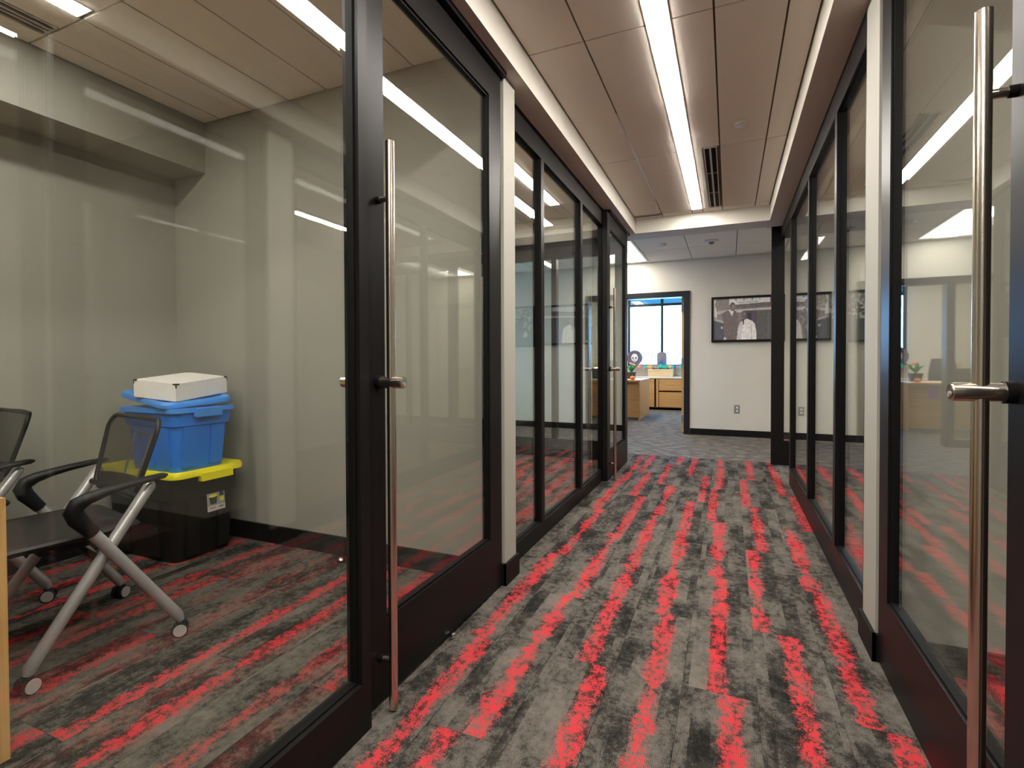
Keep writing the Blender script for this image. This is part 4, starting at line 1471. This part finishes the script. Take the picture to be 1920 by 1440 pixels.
for i in range(9):
    a = math.pi*i/8
    p = Vector((-1.465+0.055*math.cos(a), 12.488, 1.045+0.07*math.sin(a)))
    bmesh.ops.create_icosphere(bm, subdivisions=1, radius=0.022, matrix=Matrix.Translation(p))
obj('blue_flower_spray', bm, 'garland_blue', r, smooth=True)
gl = ['garland_teal', 'garland_pink', 'garland_teal', 'garland_orange', 'garland_teal', 'garland_blue', 'garland_teal', 'garland_orange', 'garland_pink', 'garland_teal', 'garland_pink', 'garland_orange', 'garland_teal']
r = root('paper_garland', (-1.45, 12.49, 0.93), 'colourful paper flag garland along the window stool', 'garland')
bm = B()
cyl(bm, (-2.2, 12.452, 1.008), (-0.72, 12.452, 1.008), 0.003, 8)
obj('string', bm, 'white_plastic', r)
for i in range(26):
    xa = -2.18+i*0.0555
    bm = B()
    h = 0.055+0.03*((i*7) % 3)/2
    up_ = 0.045 if i % 4 == 0 else 0.012
    loft(bm, [[(xa, 12.449, 1.008+up_), (xa+0.050, 12.449, 1.008+up_), (xa+0.050, 12.4515, 1.008+up_), (xa, 12.4515, 1.008+up_)],
              [(xa, 12.447, 1.008-h*0.5), (xa+0.050, 12.447, 1.008-h*0.5), (xa+0.050, 12.4495, 1.008-h*0.5), (xa, 12.4495, 1.008-h*0.5)],
              [(xa+0.02, 12.446, 1.008-h), (xa+0.03, 12.446, 1.008-h), (xa+0.03, 12.4485, 1.008-h), (xa+0.02, 12.4485, 1.008-h)]])
    obj('paper_flag', bm, gl[(i*5+i//3) % len(gl)], r)

# things on the far desk
r = root('pumpkin', (-1.70, 9.90, 0.755), 'small orange pumpkin on the corner of the far desk', 'pumpkin')
bm = B()
bmesh.ops.create_uvsphere(bm, u_segments=28, v_segments=12, radius=1.0)
for vv in bm.verts:
    a = math.atan2(vv.co.y, vv.co.x)
    k_ = 0.048*(1+0.07*math.cos(a*8))
    vv.co = Vector((-1.70+vv.co.x*k_, 9.90+vv.co.y*k_, 0.792+vv.co.z*0.037))
obj('gourd', bm, 'orange_gourd', r, smooth=True)
bm = B()
tube(bm, [(-1.70, 9.90, 0.826), (-1.70, 9.90, 0.840), (-1.695, 9.895, 0.850)], [0.008, 0.006, 0.005], 8)
obj('stem', bm, 'leaf_green', r, smooth=True)
r = root('potted_plant', (-1.80, 10.35, 0.755), 'potted plant with pink flowers in a dark square pot on the far desk', 'plant')
bm = B()
loft(bm, [[(-1.80+a, 10.35+b_, 0.755) for a, b_ in rrect(0.065, 0.065, 0.012)], [(-1.80+a, 10.35+b_, 0.895) for a, b_ in rrect(0.085, 0.085, 0.012)]])
obj('pot', bm, 'office_chair_grey', r, smooth=True)
bm = B()
for i in range(9):
    a = i*2.4
    ln = 0.16+0.05*(i % 3)
    d = Vector((math.cos(a), math.sin(a), 0))
    s_ = Vector((-math.sin(a), math.cos(a), 0))
    p = Vector((-1.80, 10.35, 0.89))
    pts = []
    for f, w in ((0.0, 0.012), (0.35, 0.032), (0.7, 0.028), (1.0, 0.003)):
        c_ = p+d*(ln*0.75*f)+Vector((0, 0, ln*(1.1*f-0.45*f*f)))
        pts.append([c_-s_*w, c_+Vector((0, 0, -0.004)), c_+s_*w, c_+Vector((0, 0, 0.003))])
    loft(bm, pts)
obj('foliage', bm, 'leaf_green', r, smooth=True)
bm = B()
for i in range(6):
    bmesh.ops.create_icosphere(bm, subdivisions=1, radius=0.024, matrix=Matrix.Translation((-1.80+0.045*math.cos(i*1.9)+0.02, 10.35+0.04*math.sin(i*1.9), 1.03+0.018*(i % 3))))
obj('flowers', bm, 'petal_pink', r, smooth=True)
for (xa, ya, rot, label) in ((-1.74, 10.18, 0.2, 'white sheet of paper on the far desk nearest the door'), (-2.05, 10.05, -0.3, 'white sheet of paper on the far desk beside the laptop')):
    bm = B()
    ca, sa = math.cos(rot), math.sin(rot)
    loft(bm, [[(xa+a*ca-b_*sa, ya+a*sa+b_*ca, z) for a, b_ in ((-0.108, -0.14), (0.108, -0.14), (0.108, 0.14), (-0.108, 0.14))] for z in (0.755, 0.757)])
    tag(obj('paper_sheet', bm, 'paper_white'), label, 'paper')
r = root('laptop', (-2.40, 10.25, 0.755), 'dark laptop open on the far desk', 'laptop')
bm = B()
box(bm, -2.56, -2.24, 10.20, 10.42, 0.755, 0.772)
obj('base', bm, 'office_chair_grey', r, bevel=0.003)
bm = B()
loft(bm, [[(-2.56, 10.20, 0.772), (-2.24, 10.20, 0.772), (-2.24, 10.208, 0.772), (-2.56, 10.208, 0.772)], [(-2.56, 10.13, 0.975), (-2.24, 10.13, 0.975), (-2.24, 10.138, 0.978), (-2.56, 10.138, 0.978)]])
obj('screen', bm, 'black_plastic', r)
# office chair behind the far desk
r = root('office_chair', (-2.55, 11.35, 0), 'grey high-backed office chair behind the far desk', 'chair')
bm = B()
loft(bm, [[(-2.55+a, 11.35+b_, z) for a, b_ in rrect(w, w, 0.07)] for z, w in ((0.45, 0.22), (0.47, 0.25), (0.52, 0.25), (0.54, 0.22))])
obj('seat', bm, 'office_chair_grey', r, smooth=True)
bm = B()
secs = []
for f in np.linspace(0, 1, 7):
    w = 0.21+0.03*math.sin(f*3.0)-0.05*f
    yb = 11.58+0.06*f
    secs.append([(-2.55-w, yb-0.03, 0.56+0.58*f), (-2.55, yb, 0.56+0.58*f), (-2.55+w, yb-0.03, 0.56+0.58*f), (-2.55+w, yb+0.01, 0.56+0.58*f), (-2.55, yb+0.04, 0.56+0.58*f), (-2.55-w, yb+0.01, 0.56+0.58*f)])
loft(bm, secs)
obj('backrest', bm, 'office_chair_grey', r, smooth=True)
bm = B()
cyl(bm, (-2.55, 11.35, 0.10), (-2.55, 11.35, 0.46), 0.025, 14)
tube(bm, [(-2.55, 11.45, 0.45), (-2.55, 11.60, 0.46), (-2.55, 11.62, 0.62)], 0.02, 10)
obj('column', bm, 'black_plastic', r, smooth=True)
for i in range(5):
    a = i*2*math.pi/5
    bm = B()
    tube(bm, [(-2.55, 11.35, 0.11), (-2.55+0.29*math.cos(a), 11.35+0.29*math.sin(a), 0.07)], [0.024, 0.016], 10)
    cyl(bm, (-2.55+0.28*math.cos(a)-0.02*math.sin(a), 11.35+0.28*math.sin(a)+0.02*math.cos(a), 0.028), (-2.55+0.28*math.cos(a)+0.02*math.sin(a), 11.35+0.28*math.sin(a)-0.02*math.cos(a), 0.028), 0.028, 14)
    obj('base_leg', bm, 'black_plastic', r, smooth=True)
# cream box on a low cabinet at the back, and the white holder on the left wall
r = root('storage_box', (-3.25, 12.3, 0.752), 'tall cream box on the credenza left of the window', 'box')
bm = B()
loft(bm, [[(-3.0+0.11+a, 12.3+b_, z) for a, b_ in rrect(w, 0.10, 0.015)] for z, w in ((0.752, 0.16), (1.03, 0.14))])
obj('body', bm, 'cream_card', r, smooth=True)
bm = B()
box(bm, -3.04, -2.74, 12.19, 12.41, 1.03, 1.055)
obj('lid', bm, 'cream_card', r, bevel=0.004)
r = root('wall_dispenser', (OFX0+0.05, 10.4, 1.45), 'white wall-mounted dispenser on the far office left wall', 'dispenser')
bm = B()
box(bm, OFX0, OFX0+0.10, 10.1, 10.7, 1.40, 1.62)
obj('body', bm, 'paper_white', r, bevel=0.02, seg=3)
bm = B()
box(bm, OFX0+0.098, OFX0+0.104, 10.22, 10.30, 1.49, 1.53)
obj('badge', bm, 'garland_orange', r)

# ------------------------------------------------------------------ small floor fittings
r = root('door_stop', (-1.95, 2.18, 0), 'small domed metal door stop on the near left office carpet', 'door stop')
bm = B()
lathe(bm, [(0.022, 0.0), (0.022, 0.008), (0.018, 0.02), (0.010, 0.028), (0.003, 0.030)], (-1.95, 2.18, 0), 20)
obj('dome', bm, 'chrome', r, smooth=True)
bm = B()
lathe(bm, [(0.0235, 0.006), (0.0245, 0.010), (0.0235, 0.014)], (-1.95, 2.18, 0), 20)
obj('rubber_ring', bm, 'black_gasket', r, smooth=True)

for e in ROOTS:
    if '_base' in e:
        del e['_base']
